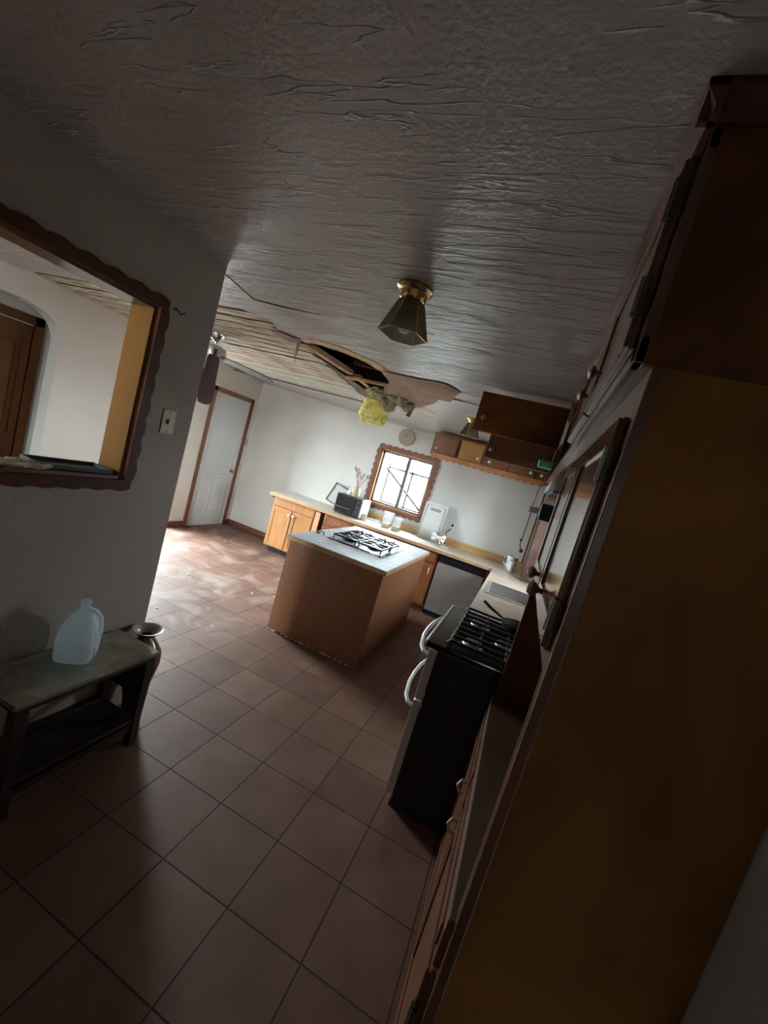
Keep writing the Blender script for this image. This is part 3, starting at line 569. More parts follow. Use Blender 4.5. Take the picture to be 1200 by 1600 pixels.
MB().tube([(-1.80, 1.66, 2.4175), (-1.86, 2.08, 2.4175), (-1.70, 2.12, 2.4175), (-1.42, 2.16, 2.4175)], [.002, .005, .006, .001], 6).build('drywall_seam_gap', M_jdark, None, label='dark hairline gap at the corner of the lifted ceiling sheet', category='crack')
MB().ball(.035, (-2.17, 2.34, 2.44), 1, 1, .6).build('ceiling_nail_hole', M_jdark, None, label='round black hole beside the exposed laths', category='hole')
# insulation
def fluff(name, blobs, m, **kw):
    b = MB()
    for (x, y, z, r, sz) in blobs:
        g = bmesh.ops.create_icosphere(b.bm, subdivisions=4, radius=1)
        for v in g['verts']:
            d = v.co.copy(); q = 1+.28*noise.noise(d*2.3+Vector((x*9, y*9, z*9)))+.12*noise.noise(d*7+Vector((x, 3, z)))+.06*noise.noise(d*17)
            v.co = Vector((d.x*r*q+x, d.y*r*q+y, d.z*r*sz*q+z))
    return b.build(name, m, None, True, **kw)
M_ins = mat('yellow_fibreglass', (0.78, 0.66, 0.12), 0.95, col2=(0.88, 0.82, 0.36), scale=14, bump=0.8, bscale=30)
M_insd = mat('dirty_grey_fibreglass', (0.22, 0.19, 0.11), 0.95, col2=(0.34, 0.29, 0.15), scale=12, bump=0.8, bscale=30)
ins = thing('insulation_batt', 'clump of yellow fibreglass insulation hanging out of the ceiling', 'insulation', (-1.75, 4.15, 2.2))
o = fluff('yellow_tuft', [(-1.80, 4.12, 2.24, .135, 1.0), (-1.85, 4.12, 2.17, .10, 1.0), (-1.74, 4.16, 2.17, .085, 1.1), (-1.68, 4.08, 2.27, .08, 1.0)], M_ins); o.location = Vector(o.location)-Vector((-1.75, 4.15, 2.2)); o.parent = ins
o = fluff('grey_batt', [(-1.72, 4.0, 2.37, .14, .5), (-1.50, 3.95, 2.37, .12, .5), (-1.42, 4.05, 2.33, .07, .9), (-1.62, 4.02, 2.30, .08, 1.0)], M_insd); o.location = Vector(o.location)-Vector((-1.75, 4.15, 2.2)); o.parent = ins

b = MB()
for k in range(70):
    a = random.uniform(0, 2*PI); r_ = random.uniform(.03, .13); x_, y_ = -1.80+r_*math.cos(a), 4.13+r_*.8*math.sin(a); z_ = 2.15+random.uniform(-.02, .05); l_ = random.uniform(.03, .10)
    b.tube([(x_, y_, z_), (x_+random.uniform(-.02, .02), y_+random.uniform(-.02, .02), z_-l_*.6), (x_+random.uniform(-.035, .035), y_+random.uniform(-.02, .02), z_-l_)], [.014, .009, .002], 5)
b.build('loose_strands', M_ins, ins)
# ------------------------------------------------------------------ ceiling lights
def light(loc, label, s=1.0):
    x, y, z = loc; t = thing('ceiling_light', label, 'ceiling light', loc, 'flush ceiling lights with faceted shades')
    MB().lathe([(.001, 0), (.075, 0), (.078, -.010), (.072, -.018), (.060, -.024), (.056, -.050), (.050, -.056), (.001, -.056)], loc, 32).build('brass_canopy', M_brass, t, True)
    b = MB(); n = 6; rings = []
    for rr_, zz in ((.052, -.045), (.056, -.06), (.106, -.195)):
        rings.append([b.bm.verts.new((x+rr_*math.cos(2*PI*k/n+.35), y+rr_*math.sin(2*PI*k/n+.35), z+zz)) for k in range(n)])
    for A, Q in zip(rings, rings[1:]):
        for k in range(n): b.bm.faces.new((A[k], A[(k+1) % n], Q[(k+1) % n], Q[k]))
    bmesh.ops.solidify(b.bm, geom=b.bm.faces[:], thickness=.003)
    sh = b.build('lamp_shade', M_smoke, t)
    b = MB()
    for k in range(n):
        a = 2*PI*k/n+.35; a2 = 2*PI*(k+1)/n+.35
        b.tube([(x+.056*math.cos(a), y+.056*math.sin(a), z-.06), (x+.107*math.cos(a), y+.107*math.sin(a), z-.196)], .0028, 6)
        b.tube([(x+.107*math.cos(a), y+.107*math.sin(a), z-.196), (x+.107*math.cos(a2), y+.107*math.sin(a2), z-.196)], .0025, 6)
    b.build('shade_frame', M_brass, sh)
    MB().lathe([(.001, -.185), (.018, -.182), (.029, -.165), (.031, -.15), (.026, -.13), (.015, -.105), (.013, -.06), (.001, -.06)], loc, 20).build('bulb', M_bulb, t, True)
light((-.69, 1.655, ZC-.001), 'flush brass ceiling light with smoky hexagonal glass shade, nearest the viewer')
light((-.80, 4.45, ZC-.001), 'second hexagonal ceiling light, far back near the open cabinet doors')

# ------------------------------------------------------------------ ceiling fan
fx_, fy_ = -3.14, 3.17
fan = thing('ceiling_fan', 'ceiling fan with dark drooping blades, half hidden by the partition wall', 'ceiling fan', (fx_, fy_, ZC))
MB().lathe([(.001, .01), (.07, .01), (.06, -.03), (.02, -.06), (.015, -.09), (.001, -.09)], (fx_, fy_, ZC), 24).build('canopy', M_chrome, fan, True)
MB().lathe([(.001, -.09), (.06, -.092), (.105, -.115), (.115, -.16), (.10, -.21), (.06, -.225), (.001, -.225)], (fx_, fy_, ZC), 32).build('motor_housing', M_steel, fan, True)
MB().lathe([(.001, -.225), (.05, -.228), (.075, -.25), (.078, -.29), (.055, -.32), (.001, -.335)], (fx_, fy_, ZC), 32).build('light_bowl', M_off, fan, True)
def blade(az, droop, L_=.50):
    M_ = Matrix.Translation((fx_, fy_, ZC-.20)) @ Matrix.Rotation(az, 4, 'Z') @ Matrix.Translation((.11, 0, 0)) @ Matrix.Rotation(droop, 4, 'Y') @ Matrix.Rotation(math.radians(-17), 4, 'X')
    b = MB(M_)
    b.prism([(0, -.045), (.05, -.058), (L_-.06, -.072), (L_-.01, -.05), (L_, 0), (L_-.01, .05), (L_-.06, .072), (.05, .058), (0, .045)], -.004, .004)
    bl = b.build('blade', M_fan, fan)
    MB(M_).box(-.06, .03, -.016, .016, .004, .010).build('blade_iron', M_hinge, bl)
for az_, dr_, l_ in ((5, 9, .58), (-40, 87, .46), (135, 25, .5), (190, 22, .5), (250, 30, .5)): blade(math.radians(az_), math.radians(dr_), l_)

# ------------------------------------------------------------------ partition wall items
def plate(name, M_, u, v, label, cat, kind='switch', m=M_almond, w_=.075, h_=.12):
    t = thing(name, label, cat, tuple(M_ @ Vector((u, v, 0))))
    p = MB(M_).box(u-w_/2, u+w_/2, v-h_/2, v+h_/2, 0, .006, .003).build('cover_plate', m, t)
    if kind == 'switch': MB(M_).box(u-.006, u+.006, v-.012, v+.012, .005, .016, .002).build('toggle', m, t)
    else:
        MB(M_).box(u-.016, u+.016, v+.012, v+.04, .005, .009, .003).build('socket', M_blackg, t); MB(M_).box(u-.016, u+.016, v-.04, v-.012, .005, .009, .003).build('socket', m, t)
    for s_ in (-.4, .4): MB(M_).cyl(.003, .005, .008, (u, v+h_*s_, 0), 8).build('screw', M_hinge, t)
    return t
PX = lambda x: frame((x, 0, 0), (0, 1, 0), (0, 0, 1), (1, 0, 0))
plate('light_switch', PX(XP1), 1.563, 1.592, 'almond light switch on the partition wall beside the pass-through', 'light switch')
plate('light_switch', PX(XL), 5.645, 1.41, 'small beige light switch right of the white door', 'light switch', w_=.07, h_=.115)
MB().tube([(XP1, 1.462, 2.10), (XP1+.012, 1.468, 2.10), (XP1+.022, 1.488, 2.085), (XP1+.03, 1.50, 2.10)], .0035, 8).ball(.006, (XP1+.012, 1.466, 2.10)).build('wall_hook', M_hinge, None, label='small metal hook at the top corner of the pass-through frame', category='hook')
tr = MB(Matrix.Translation((-1.83, 1.20, PT[2]+.017)) @ Matrix.Rotation(math.radians(-5), 4, 'Z')); tr.box(-.07, .08, -.13, .155, 0, .004).box(-.07, .08, -.13, -.125, 0, .02).box(-.07, .08, .15, .155, 0, .02).box(-.07, -.065, -.13, .155, 0, .02).box(.075, .08, -.13, .155, 0, .02)
tr.build('grey_tray', M_tray, None, label='dark grey flat tray lying on the pass-through ledge', category='tray')
b = MB(); 
gdir = bmesh.ops.create_grid(b.bm, x_segments=26, y_segments=26, size=.11)
for v in gdir['verts']:
    v.co = Vector((XP1-.03+v.co.x*.62, .96+v.co.y*1.0, PT[2]+.026+.03*abs(noise.noise(Vector((v.co.x*14, v.co.y*14, 1))))+.012*noise.noise(Vector((v.co.x*40, v.co.y*40, 5)))))
bmesh.ops.solidify(b.bm, geom=b.bm.faces[:], thickness=.004)
b.build('crumpled_rag', M_rag, None, True, label='beige crumpled rag on the ledge at the left edge of the picture', category='rag')

# ------------------------------------------------------------------ low side table, jug, vase
tb = thing('side_table', 'low dark wooden table with a stone-look top against the partition wall', 'table', (-1.575, 1.23, 0))
M_stone = mat('grey_green_stone_top', (0.17, 0.155, 0.105), 0.08, col2=(0.28, 0.26, 0.20), scale=6, coat=1.0, distort=1.5)
M_stone.node_tree.nodes['Principled BSDF'].inputs['Coat Roughness'].default_value = 0.03
B1(-1.715, -1.425, .93, 1.54, .482, .50, bev=.004).build('tabletop', M_stone, tb)
MB().box(-1.705, -1.437, .942, 1.528, .455, .482, .003).build('apron', M_dtable, tb)
for (lx, ly) in ((-1.455, 1.505), (-1.69, 1.505), (-1.455, .965), (-1.69, .965)):
    MB().lathe([(.032, .455), (.034, .40), (.026, .14), (.030, 0)], (lx, ly, 0), 4, phase=PI/4).build('leg', M_dtable, tb)
MB().box(-1.70, -1.445, .955, 1.515, .115, .135, .003).box(-1.475, -1.445, .965, 1.505, .085, .15, .003).box(-1.705, -1.675, .965, 1.505, .085, .15, .003).build('shelf', M_dtable, tb)
for y_ in (1.495, .955): B1(-1.69, -1.46, y_, y_+.02, .26, .31, bev=.003).build('stretcher', M_dtable, tb)
# jug: rounded square body with shoulder, neck, handle notch
jx, jy, jz = -1.600, 1.245, .501
jg = thing('water_jug', 'milky plastic gallon jug of water standing on the low table', 'jug', (jx, jy, jz))
b = MB(); prof = [(.001, 0, 4), (.055, .0, 4), (.070, .010, 4), (.074, .03, 4), (.075, .11, 4), (.072, .135, 3.4), (.064, .165, 2.8), (.050, .195, 2.4), (.032, .222, 2.1), (.020, .236, 2), (.019, .258, 2), (.021, .259, 2), (.021, .268, 2), (.001, .268, 2)]
rings = []
Rz = Matrix.Rotation(math.radians(35), 3, 'Z')
for r_, z_, p_ in prof:
    ring = []
    for k in range(40):
        a = 2*PI*k/40; cx, sx_ = math.cos(a), math.sin(a)
        rr_ = r_/((abs(cx)**p_+abs(sx_)**p_)**(1/p_))
        q = Vector((rr_*cx, rr_*sx_, 0))
        if q.x > .02 and .10 < z_ < .21: q.x -= (q.x-.02)*.35*max(0, 1-abs(q.y)/.03)
        q = Rz @ q
        ring.append(b.bm.verts.new((jx+q.x, jy+q.y, jz+z_)))
    rings.append(ring)
for A, Q in zip(rings, rings[1:]):
    for k in range(40): b.bm.faces.new((A[k], A[(k+1) % 40], Q[(k+1) % 40], Q[k]))
b.bm.faces.new(rings[0]); b.bm.faces.new(rings[-1])
b.build('jug_body', M_jug, jg, True)
hp = [Rz @ Vector(p) for p in ((.018, 0, .232), (.045, 0, .226), (.066, 0, .20), (.074, 0, .165), (.074, 0, .13), (.062, 0, .10))]
MB().tube([(jx+p.x, jy+p.y, jz+p.z) for p in hp], .011, 10).build('handle', M_jug, jg, True)
# vase
vx, vy = -1.630, 1.640
vz = thing('floor_vase', 'tall brown glazed floor vase with a pale flared rim behind the low table', 'vase', (vx, vy, 0))
MB().lathe([(.001, 0), (.052, 0), (.055, .01), (.046, .05), (.052, .12), (.078, .24), (.092, .32), (.088, .38), (.060, .43), (.040, .455), (.036, .47), (.05, .482), (.052, .48), (.032, .465), (.03, .42), (.001, .41)], (vx, vy, 0), 40, close=False).build('body', M_vase, vz, True)
MB().lathe([(.034, .468), (.048, .485), (.074, .500), (.077, .505), (.070, .505), (.045, .490), (.030, .470)], (vx, vy, 0), 40, close=False).build('flared_rim', M_vasei, vz, True)

# ------------------------------------------------------------------ island
isl = thing('kitchen_island', 'square oak-veneered kitchen island in the middle of the kitchen', 'kitchen island', (-1.35, 3.85, 0))
B1(-1.805, -.895, 3.135, 4.60, 0.0, .832, bev=.003).build('body', M_isl, isl)
b = MB()
for i, (a, c_, y_) in enumerate(((-1.80, -.90, 3.135),)):
    for k in range(70):
        x = -1.80+.9*random.random(); s_ = random.uniform(.003, .008); b.box(x, x+s_*random.uniform(1, 3), 3.105+random.uniform(0, .02), 3.12+random.uniform(0, .01), 0, s_)
b.build('plaster_crumbs', M_dust, None, label='line of pale plaster crumbs on the floor along the island base', category='debris', kind='stuff')
ct = thing('island_worktop', 'white patterned worktop with a wooden edge lying on the island', 'worktop', (-1.35, 3.88, .832))
B1(-1.842, -.868, 3.112, 4.652, .833, .870, bev=.004).build('wooden_edge', M_edge, ct)
B1(-1.838, -.872, 3.116, 4.648, .8705, .873, bev=.001).build('laminate_top', M_marb, ct)
ck = thing('gas_cooktop', 'white gas cooktop with black grates set into the island worktop', 'cooktop', (-1.355, 3.87, .873))
B1(-1.645, -1.065, 3.505, 4.25, .8732, .880, bev=.003).build('black_trim', M_blackg, ck)
B1(-1.625, -1.085, 3.53, 4.23, .8795, .884, bev=.002).build('enamel_plate', M_plate, ck)
for (cx, cy, r_) in ((-1.49, 3.69, .058), (-1.22, 3.69, .050), (-1.49, 3.98, .050), (-1.22, 3.98, .058)):
    bu = MB().lathe([(r_*1.3, .8835), (r_*1.3, .889), (r_, .892), (r_, .902), (r_*.7, .906), (.001, .906)], (cx, cy, 0), 24).build('burner', M_iron, ck, True)
    g = MB(); hh = .922
    for s1 in (-1, 1):
        g.tube([(cx+s1*.115, cy-.125, hh), (cx+s1*.115, cy+.125, hh)], .009, 6).tube([(cx-.115, cy+s1*.125, hh), (cx+.115, cy+s1*.125, hh)], .009, 6)
        g.tube([(cx+s1*.115, cy, hh), (cx+s1*.03, cy, hh+.006)], .010, 6).tube([(cx, cy+s1*.125, hh), (cx, cy+s1*.03, hh+.006)], .010, 6)
        for s2 in (-1, 1): g.tube([(cx+s1*.112, cy+s2*.122, .884), (cx+s1*.115, cy+s2*.125, hh+.006)], .007, 6)
    g.build('grate', M_iron, ck)
for kx in (-1.56, -1.46, -1.28, -1.18):
    MB().lathe([(.017, .883), (.016, .90), (.010, .905), (.009, .918), (.013, .922), (.012, .934), (.001, .936)], (kx, 4.16, 0), 16).build('knob', M_blackg, ck, True)
b = MB(); b.ball(.018, (-1.765, 3.54, .889), 1.3, 1, .8).tube([(-1.78, 3.54, .88), (-1.74, 3.55, .905), (-1.715, 3.56, .90), (-1.70, 3.55, .878)], .006)
b.build('small_metal_part', M_alu, None, True, label='small dark metal part near the left corner of the island worktop', category='metal part')

# ------------------------------------------------------------------ range
rg = thing('gas_range', 'free-standing black and silver double-oven gas range beside the hutch', 'range', (.12, 2.36, 0))
RY0, RY1 = 1.995, 2.735
B1(-.19, .44, RY0, RY1, .02, .885, bev=.004).build('body', M_black, rg)
MB().box(.02, .40, RY0-.002, RY0+.002, .60, .81, .002).build('embossed_side_panel', M_black, rg)
ctp = MB().box(-.262, .45, RY0-.008, RY1+.008, .885, .914, .006).box(-.25, -.245, RY0+.01, RY1-.01, .912, .918, .002).build('cooktop', M_blackg, rg)
MB().box(-.264, -.255, RY0-.010, RY1+.010, .89, .917, .003).box(-.262, .45, RY1+.004, RY1+.010, .90, .917, .002).build('silver_edge', M_whitem, ctp)
def ov(v0, v1, hv, nm):
    d = MB().box(-.235, -.192, RY0+.004, RY1-.004, v0, v1, .005).build(nm, M_whitem, rg)
    MB().box(-.2375, -.234, RY0+.10, RY1-.10, v0+(v1-v0)*.25, v1-.08, .001).build('oven_window', M_blackg, d)
    MB().tube([(-.235, RY0+.03, hv), (-.262, RY0+.035, hv+.002), (-.292, RY0+.10, hv+.004), (-.315, RY0+.24, hv+.006), (-.32, (RY0+RY1)/2, hv+.006), (-.315, RY1-.24, hv+.006), (-.292, RY1-.10, hv+.004), (-.262, RY1-.035, hv+.002), (-.235, RY1-.03, hv)], .011, 10).build('handle', M_off, d, True)
ov(.605, .875, .835, 'oven_door'); ov(.075, .595, .55, 'oven_door')
MB().box(-.2, .40, RY0+.02, RY1-.02, 0.0, .03).build('plinth', M_black, rg)
for z_ in (.64, .575): B1(-.196, -.186, RY0-.004, RY0, z_, z_+.02).build('side_clip', M_whitem, rg)
# grates
for (ya, yb) in ((RY0+.03, RY0+.36), (RY0+.375, RY1-.03)):
    g = MB(); hh = .948
    for k in range(5):
        yy = ya+(yb-ya)*k/4
        g.tube([(-.165, yy, .93), (-.15, yy, hh), (.0, yy, hh), (.13, yy, hh), (.28, yy, hh), (.395, yy, hh), (.41, yy, .93)], .008, 6)
    for xx in (-.15, -.02, .12, .26, .39): g.tube([(xx, ya, hh-.004), (xx, yb, hh-.004)], .007, 6)
    for xx in (-.15, .39):
        for yy in (ya, yb): g.tube([(xx, yy, .914), (xx, yy, hh)], .010, 6)
    g.build('grate', M_iron, rg)
for (cx, cy, r_) in ((-.05, 2.18, .045), (-.05, 2.55, .05), (.12, 2.36, .055), (.28, 2.18, .04), (.28, 2.55, .045)):
    MB().lathe([(r_*1.25, .914), (r_*1.2, .920), (r_, .923), (r_*.95, .933), (.001, .934)], (cx, cy, 0), 24).build('burner', M_steel, rg, True)
pn = thing('black_skillet', 'black skillet with its handle tilted up at the back of the range', 'pan', (.16, 2.58, .957))
MB(Matrix.Translation((.16, 2.58, .957)) @ Matrix.Rotation(.5, 4, 'Z')).lathe([(.001, 0), (.085, 0), (.105, .035), (.108, .035), (.09, .004), (.001, .004)], (0, 0, 0), 32, close=False).build('pan', M_iron, pn, True)
MB().tube([(.07, 2.62, .985), (.02, 2.66, .995), (-.03, 2.68, 1.01), (-.075, 2.70, 1.03)], [.010, .013, .017, .016], 10, .5).build('handle', M_iron, pn, True)

# ------------------------------------------------------------------ hutch: base, worktop, wall doors, side panel
HY0, HY1 = .823, 1.965
WT = .82
hu = thing('pantry_hutch', 'tall brown wooden hutch with a plywood side panel in the right foreground', 'cabinet', (.3, 1.4, 0))
B1(.142, .498, HY0, HY0+.018, 0, 1.976).build('side_panel', M_ply, hu)
MB().box(.120, .142, HY0-.002, HY0+.045, 0, 1.976, .003).box(.120, .142, HY0+.045, HY1, 1.89, 1.976, .002).box(.120, .142, HY0+.045, HY1, 1.385, 1.435, .002).box(.120, .142, HY1-.03, HY1, WT, 1.976, .003).box(.122, .142, 1.385, 1.41, 1.43, 1.90).build('face_frame', M_wood, hu)
MB().box(.142, .498, HY1-.018, HY1, 0, 1.976).box(.48, .498, HY0+.02, HY1-.02, 0, 1.976).box(.142, .48, HY0+.018, HY1-.018, 1.395, 1.412).box(.142, .48, HY0+.018, HY1-.018, 1.955, 1.974).build('carcass', M_wood, hu)
lb = MB().box(.125, .142, HY0+.018, HY1-.018, .0, WT-.03).box(.142, .48, HY0+.018, HY1-.018, .06, .08); lb.build('base_front', M_woodx, hu)
wt = MB().box(.105, .48, HY0+.018, HY1-.018, WT-.03, WT, .004).build('worktop', M_dcount, hu)
Mh = FX(.120)
for (a, c_, kn, hg) in ((HY0+.037, 1.385, (1.335, 1.50), ((HY0+.035, 1.80), (HY0+.035, 1.50))), (1.415, HY1-.012, (1.465, 1.50), ())):
    cab_door(hu, Mh, a, c_, 1.425, 1.895, M_glossd, knob=None, hinges=hg, t=.012, name='upper_door')
for ky in (1.20, 1.50):
    MB(FX(.108)).lathe([(.009, 0), (.007, .014), (.010, .018), (.019, .026), (.021, .036), (.014, .045), (.001, .047)], (ky, 1.475, 0), 20).build('door_knob', M_knobd, hu, True)
Mb = FX(.125)
drawer(hu, Mb, HY0+.03, 1.375, WT-.13, WT-.035, M_woodx); drawer(hu, Mb, 1.395, HY1-.02, WT-.13, WT-.035, M_woodx)
cab_door(hu, Mb, HY0+.03, 1.375, .08, WT-.145, M_woodx, pull=((1.33, .60), (1.33, .645)), km=M_almond, hinges=((HY0+.03, .55), (HY0+.03, .16)), name='lower_door')
cab_door(hu, Mb, 1.395, HY1-.02, .08, WT-.145, M_woodx, pull=((1.53, .60), (1.53, .645)), km=M_almond, name='lower_door')
# ceiling-height cabinets over the hutch and the range
tp = thing('ceiling_cabinet', 'dark red-brown cabinet against the ceiling above the hutch, with crown moulding', 'cabinet', (.3, 1.4, 1.978))
B1(.106, .499, HY0+.001, HY0+.018, 1.978, ZC-.002).build('side_panel', M_plytop, tp)
MB().box(.088, .106, HY0, 2.06, 1.978, 2.025, .003).box(.088, .106, HY0, 2.06, 2.33, ZC-.002, .003).box(.088, .106, HY0, HY0+.04, 1.978, ZC-.002, .002).box(.088, .106, 1.42, 1.46, 2.02, 2.34).box(.088, .106, 2.02, 2.06, 2.02, 2.34).build('face_frame', M_wood, tp)
MB().box(.106, .498, HY0+.018, 2.06, 1.978, 1.994).box(.106, .498, 2.042, 2.06, 1.994, ZC-.004).build('carcass', M_wood, tp)
cr = MB(); prof = [(0, 0), (-.012, 0), (-.012, .012), (-.030, .040), (-.030, .052), (0, .052)]
cr.prism([(.088+a, ZC-.054+c_) for a, c_ in prof], HY0-.03, 3.35, lambda u, v, w_: (u, w_, v))
cr.prism([(HY0+a, ZC-.054+c_) for a, c_ in prof], .060, .499, lambda u, v, w_: (w_, u, v)); cr.build('crown_moulding', M_crown, tp)
Mt = FX(.088)
cab_door(tp, Mt, HY0+.03, 1.43, 2.01, 2.345, M_wood, knob=(1.30, 2.10), km=M_knobd, t=.014, hinges=((HY0+.03, 2.10), (HY0+.03, 2.27)))
cab_door(tp, Mt, 1.45, 2.03, 2.01, 2.345, M_wood, knob=(1.55, 2.10), km=M_knobd, t=.014)
rc = thing('wall_cabinet_over_range', 'dark wall cabinet above the range with two small doors swung open', 'cabinet', (.3, 3.1, 1.98))
MB().box(.088, .106, 2.065, 2.10, 1.98, ZC-.06).box(.088, .106, 3.26, 3.30, 1.98, ZC-.06).box(.106, .498, 2.062, 2.078, 1.98, ZC-.004).box(.106, .498, 3.28, 3.30, 1.98, ZC-.004).box(.088, .498, 2.062, 3.30, 1.98, 2.0).box(.088, .106, 2.062, 3.30, ZC-.075, ZC-.055).box(.48, .498, 2.08, 3.28, 2.0, ZC-.004).box(.106, .48, 2.63, 2.65, 2.0, ZC-.004).build('carcass', M_wood, rc)
cab_door(rc, frame((0, 3.02, 0), (1, 0, 0), (0, 0, 1), (0, -1, 0)), -.535, .06, 2.105, 2.385, M_plytop, knob=(-.475, 2.20), km=M_knobd, name='open_door', t=.018)
rd = thing('far_wall_cabinet', 'dark wall cabinet beyond the range above the sink with an open framed door', 'cabinet', (.3, 4.0, 1.98))
MB().box(.088, .106, 3.305, 3.34, 1.98, ZC-.06).box(.088, .106, 4.76, 4.80, 1.98, ZC-.06).box(.106, .498, 3.302, 3.318, 1.98, ZC-.004).box(.106, .498, 4.782, 4.80, 1.98, ZC-.004).box(.088, .498, 3.302, 4.80, 1.98, 2.0).box(.48, .498, 3.32, 4.78, 2.0, ZC-.004).build('carcass', M_wood, rd)
cab_door(rd, frame((0, 3.62, 0), (1, 0, 0), (0, 0, 1), (0, -1, 0)), -.475, .06, 1.985, 2.36, M_wood, knob=(-.43, 2.06), km=M_knobd, name='open_door', t=.018)
MB().box(-.035, .075, 3.36, 3.44, 2.002, 2.05, .012, 3).box(-.038, .078, 3.357, 3.443, 2.044, 2.056, .004).build('green_container', M_green, None, label='small green plastic container on the lip of the open wall cabinet', category='container')
# range hood and small black appliance
hd = thing('range_hood', 'pale range hood mounted under the cabinet above the range', 'range hood', (.3, 2.38, 1.78))
MB().prism([(.06, 1.79), (.06, 1.83), (.14, 1.975), (.496, 1.975), (.496, 1.79)], 2.02, 2.76, lambda u, v, w_: (u, w_, v)).build('canopy', M_whitem, hd)
B1(.08, .47, 2.05, 2.73, 1.783, 1.789).build('filter', M_iron, hd)
ap = thing('under_cabinet_appliance', 'black and white can opener box mounted on the wall beside the range hood', 'appliance', (.25, 2.95, 1.63))
B1(.075, .30, 2.86, 2.99, 1.625, 1.735, bev=.006).build('black_body', M_black, ap)
MB().box(.0, .10, 3.0, 3.10, 1.655, 1.70, .004).box(.012, .10, 2.99, 3.0, 1.665, 1.69, .002).build('white_head', M_white, ap)
B1(.30, .497, 2.90, 2.96, 1.66, 1.70).build('wall_bracket', M_black, ap)

# ------------------------------------------------------------------ right counter with sink
rcn = thing('sink_base_cabinet', 'base cabinet run under the sink counter beyond the range', 'cabinet', (.2, 3.9, 0))
MB().box(-.13, .498, 2.755, 3.66, .09, .828).box(-.13, .498, 4.24, 5.02, .09, .828).box(-.13, -.118, 3.66, 4.24, .09, .828).box(.32, .498, 3.66, 4.24, .09, .828).box(-.118, .32, 3.66, 4.24, .09, .66).build('body', M_red, rcn); B1(-.07, .498, 2.755, 5.02, 0, .09).build('toe_kick', M_black, rcn)
Mr = FX(-.13)
for a in (2.78, 3.33, 3.88): cab_door(rcn, Mr, a, a+.52, .12, .64, M_red, knob=(a+.06, .56)); drawer(rcn, Mr, a, a+.52, .67, .81, M_red, a+.26)
rct = thing('sink_counter', 'brown streaked laminate counter running from the range to the far corner', 'worktop', (.2, 3.9, .83))
b = MB(); HX0, HX1, HS0, HS1 = -.115, .30, 3.68, 4.22
b.box(-.165, HX0, 2.75, 5.02, .83, .87).box(HX1, .498, 2.75, 5.02, .83, .87).box(HX0, HX1, 2.75, HS0, .83, .87).box(HX0, HX1, HS1, 5.02, .83, .87)
b.build('laminate_top', M_ctop2, rct)
B1(-.170, -.165, 2.75, 5.02, .83, .871).build('front_edge', M_whitem, rct)
sk = thing('sink', 'stainless steel sink set into the counter in the far right', 'sink', (.09, 3.95, .87))
MB().box(HX0-.02, HX0+.012, HS0-.02, HS1+.02, .8705, .876, .002).box(HX1-.012, HX1+.03, HS0-.02, HS1+.02, .8705, .876, .002).box(HX0, HX1, HS0-.02, HS0+.012, .8705, .876, .002).box(HX0, HX1, HS1-.012, HS1+.02, .8705, .876, .002).build('rim', M_steel, sk)
MB().box(HX0+.005, HX0+.010, HS0+.005, HS1-.005, .70, .872).box(HX1-.010, HX1-.005, HS0+.005, HS1-.005, .70, .872).box(HX0+.005, HX1-.005, HS0+.005, HS0+.010, .70, .872).box(HX0+.005, HX1-.005, HS1-.010, HS1-.005, .70, .872).box(HX0+.005, HX1-.005, HS0+.005, HS1-.005, .695, .70).build('basin', M_steel, sk)
fc = thing('faucet', 'chrome kitchen faucet behind the sink', 'faucet', (.37, 3.95, .87))
MB().cyl(.02, .8705, .90, (.37, 3.95, 0)).tube([(.37, 3.95, .90), (.37, 3.95, 1.05), (.33, 3.95, 1.10), (.24, 3.95, 1.10), (.20, 3.95, 1.05)], .011, 10).build('spout', M_chrome, fc, True)
MB().cyl(.014, .8705, .91, (.37, 4.06, 0)).box(.33, .375, 4.05, 4.07, .91, .925, .003).build('lever', M_chrome, fc)

# ------------------------------------------------------------------ far counter run
FYF = 5.09
fct = thing('far_counter', 'long pale counter along the far wall under the window', 'worktop', (-1.4, 5.37, .83))
MB().box(-3.42, .497, 5.045, YF-.002, .83, .868, .004).build('laminate_top', M_ctop, fct)
MB().box(-3.42, -.17, 5.040, 5.046, .826, .866, .002).build('front_edge', M_edge, fct)
MB().box(-2.45, .497, YF-.022, YF-.003, .8685, .965, .003).build('backsplash', M_splash, fct)
# left oak cabinet
oc = thing('oak_base_cabinet', 'golden oak two-door base cabinet at the left end of the far counter', 'cabinet', (-2.98, 5.37, 0))
B1(-3.36, -2.66, FYF+.022, YF-.03, .09, .828).build('body', M_oak, oc); B1(-3.33, -2.68, FYF+.10, YF-.04, 0, .09).build('toe_kick', M_black, oc)
Mf = FY(FYF+.022)
MB(Mf).box(-3.35, -2.67, .70, .825, 0, .02, .004).build('false_drawer_front', M_oak, oc)
cab_door(oc, Mf, -3.35, -3.015, .10, .69, M_oak, knob=(-3.045, .62)); cab_door(oc, Mf, -3.005, -2.67, .10, .69, M_oak, knob=(-2.975, .62))
MB().tube([(-3.40, FYF+.03, .80), (-3.44, FYF+.03, .80), (-3.44, YF-.15, .80)], .012, 8).box(-3.44, -3.36, FYF+.03, FYF+.05, .79, .815).build('towel_bar', M_case, oc)
MB(Matrix.Translation((-2.61, FYF-.005, 0)) @ Matrix.Rotation(-.25, 4, 'Z')).box(-.045, .045, 0, .018, .02, .805, .002).build('loose_oak_panel', M_oak, None, label='narrow pale loose panel standing beside the oak cabinet', category='panel')
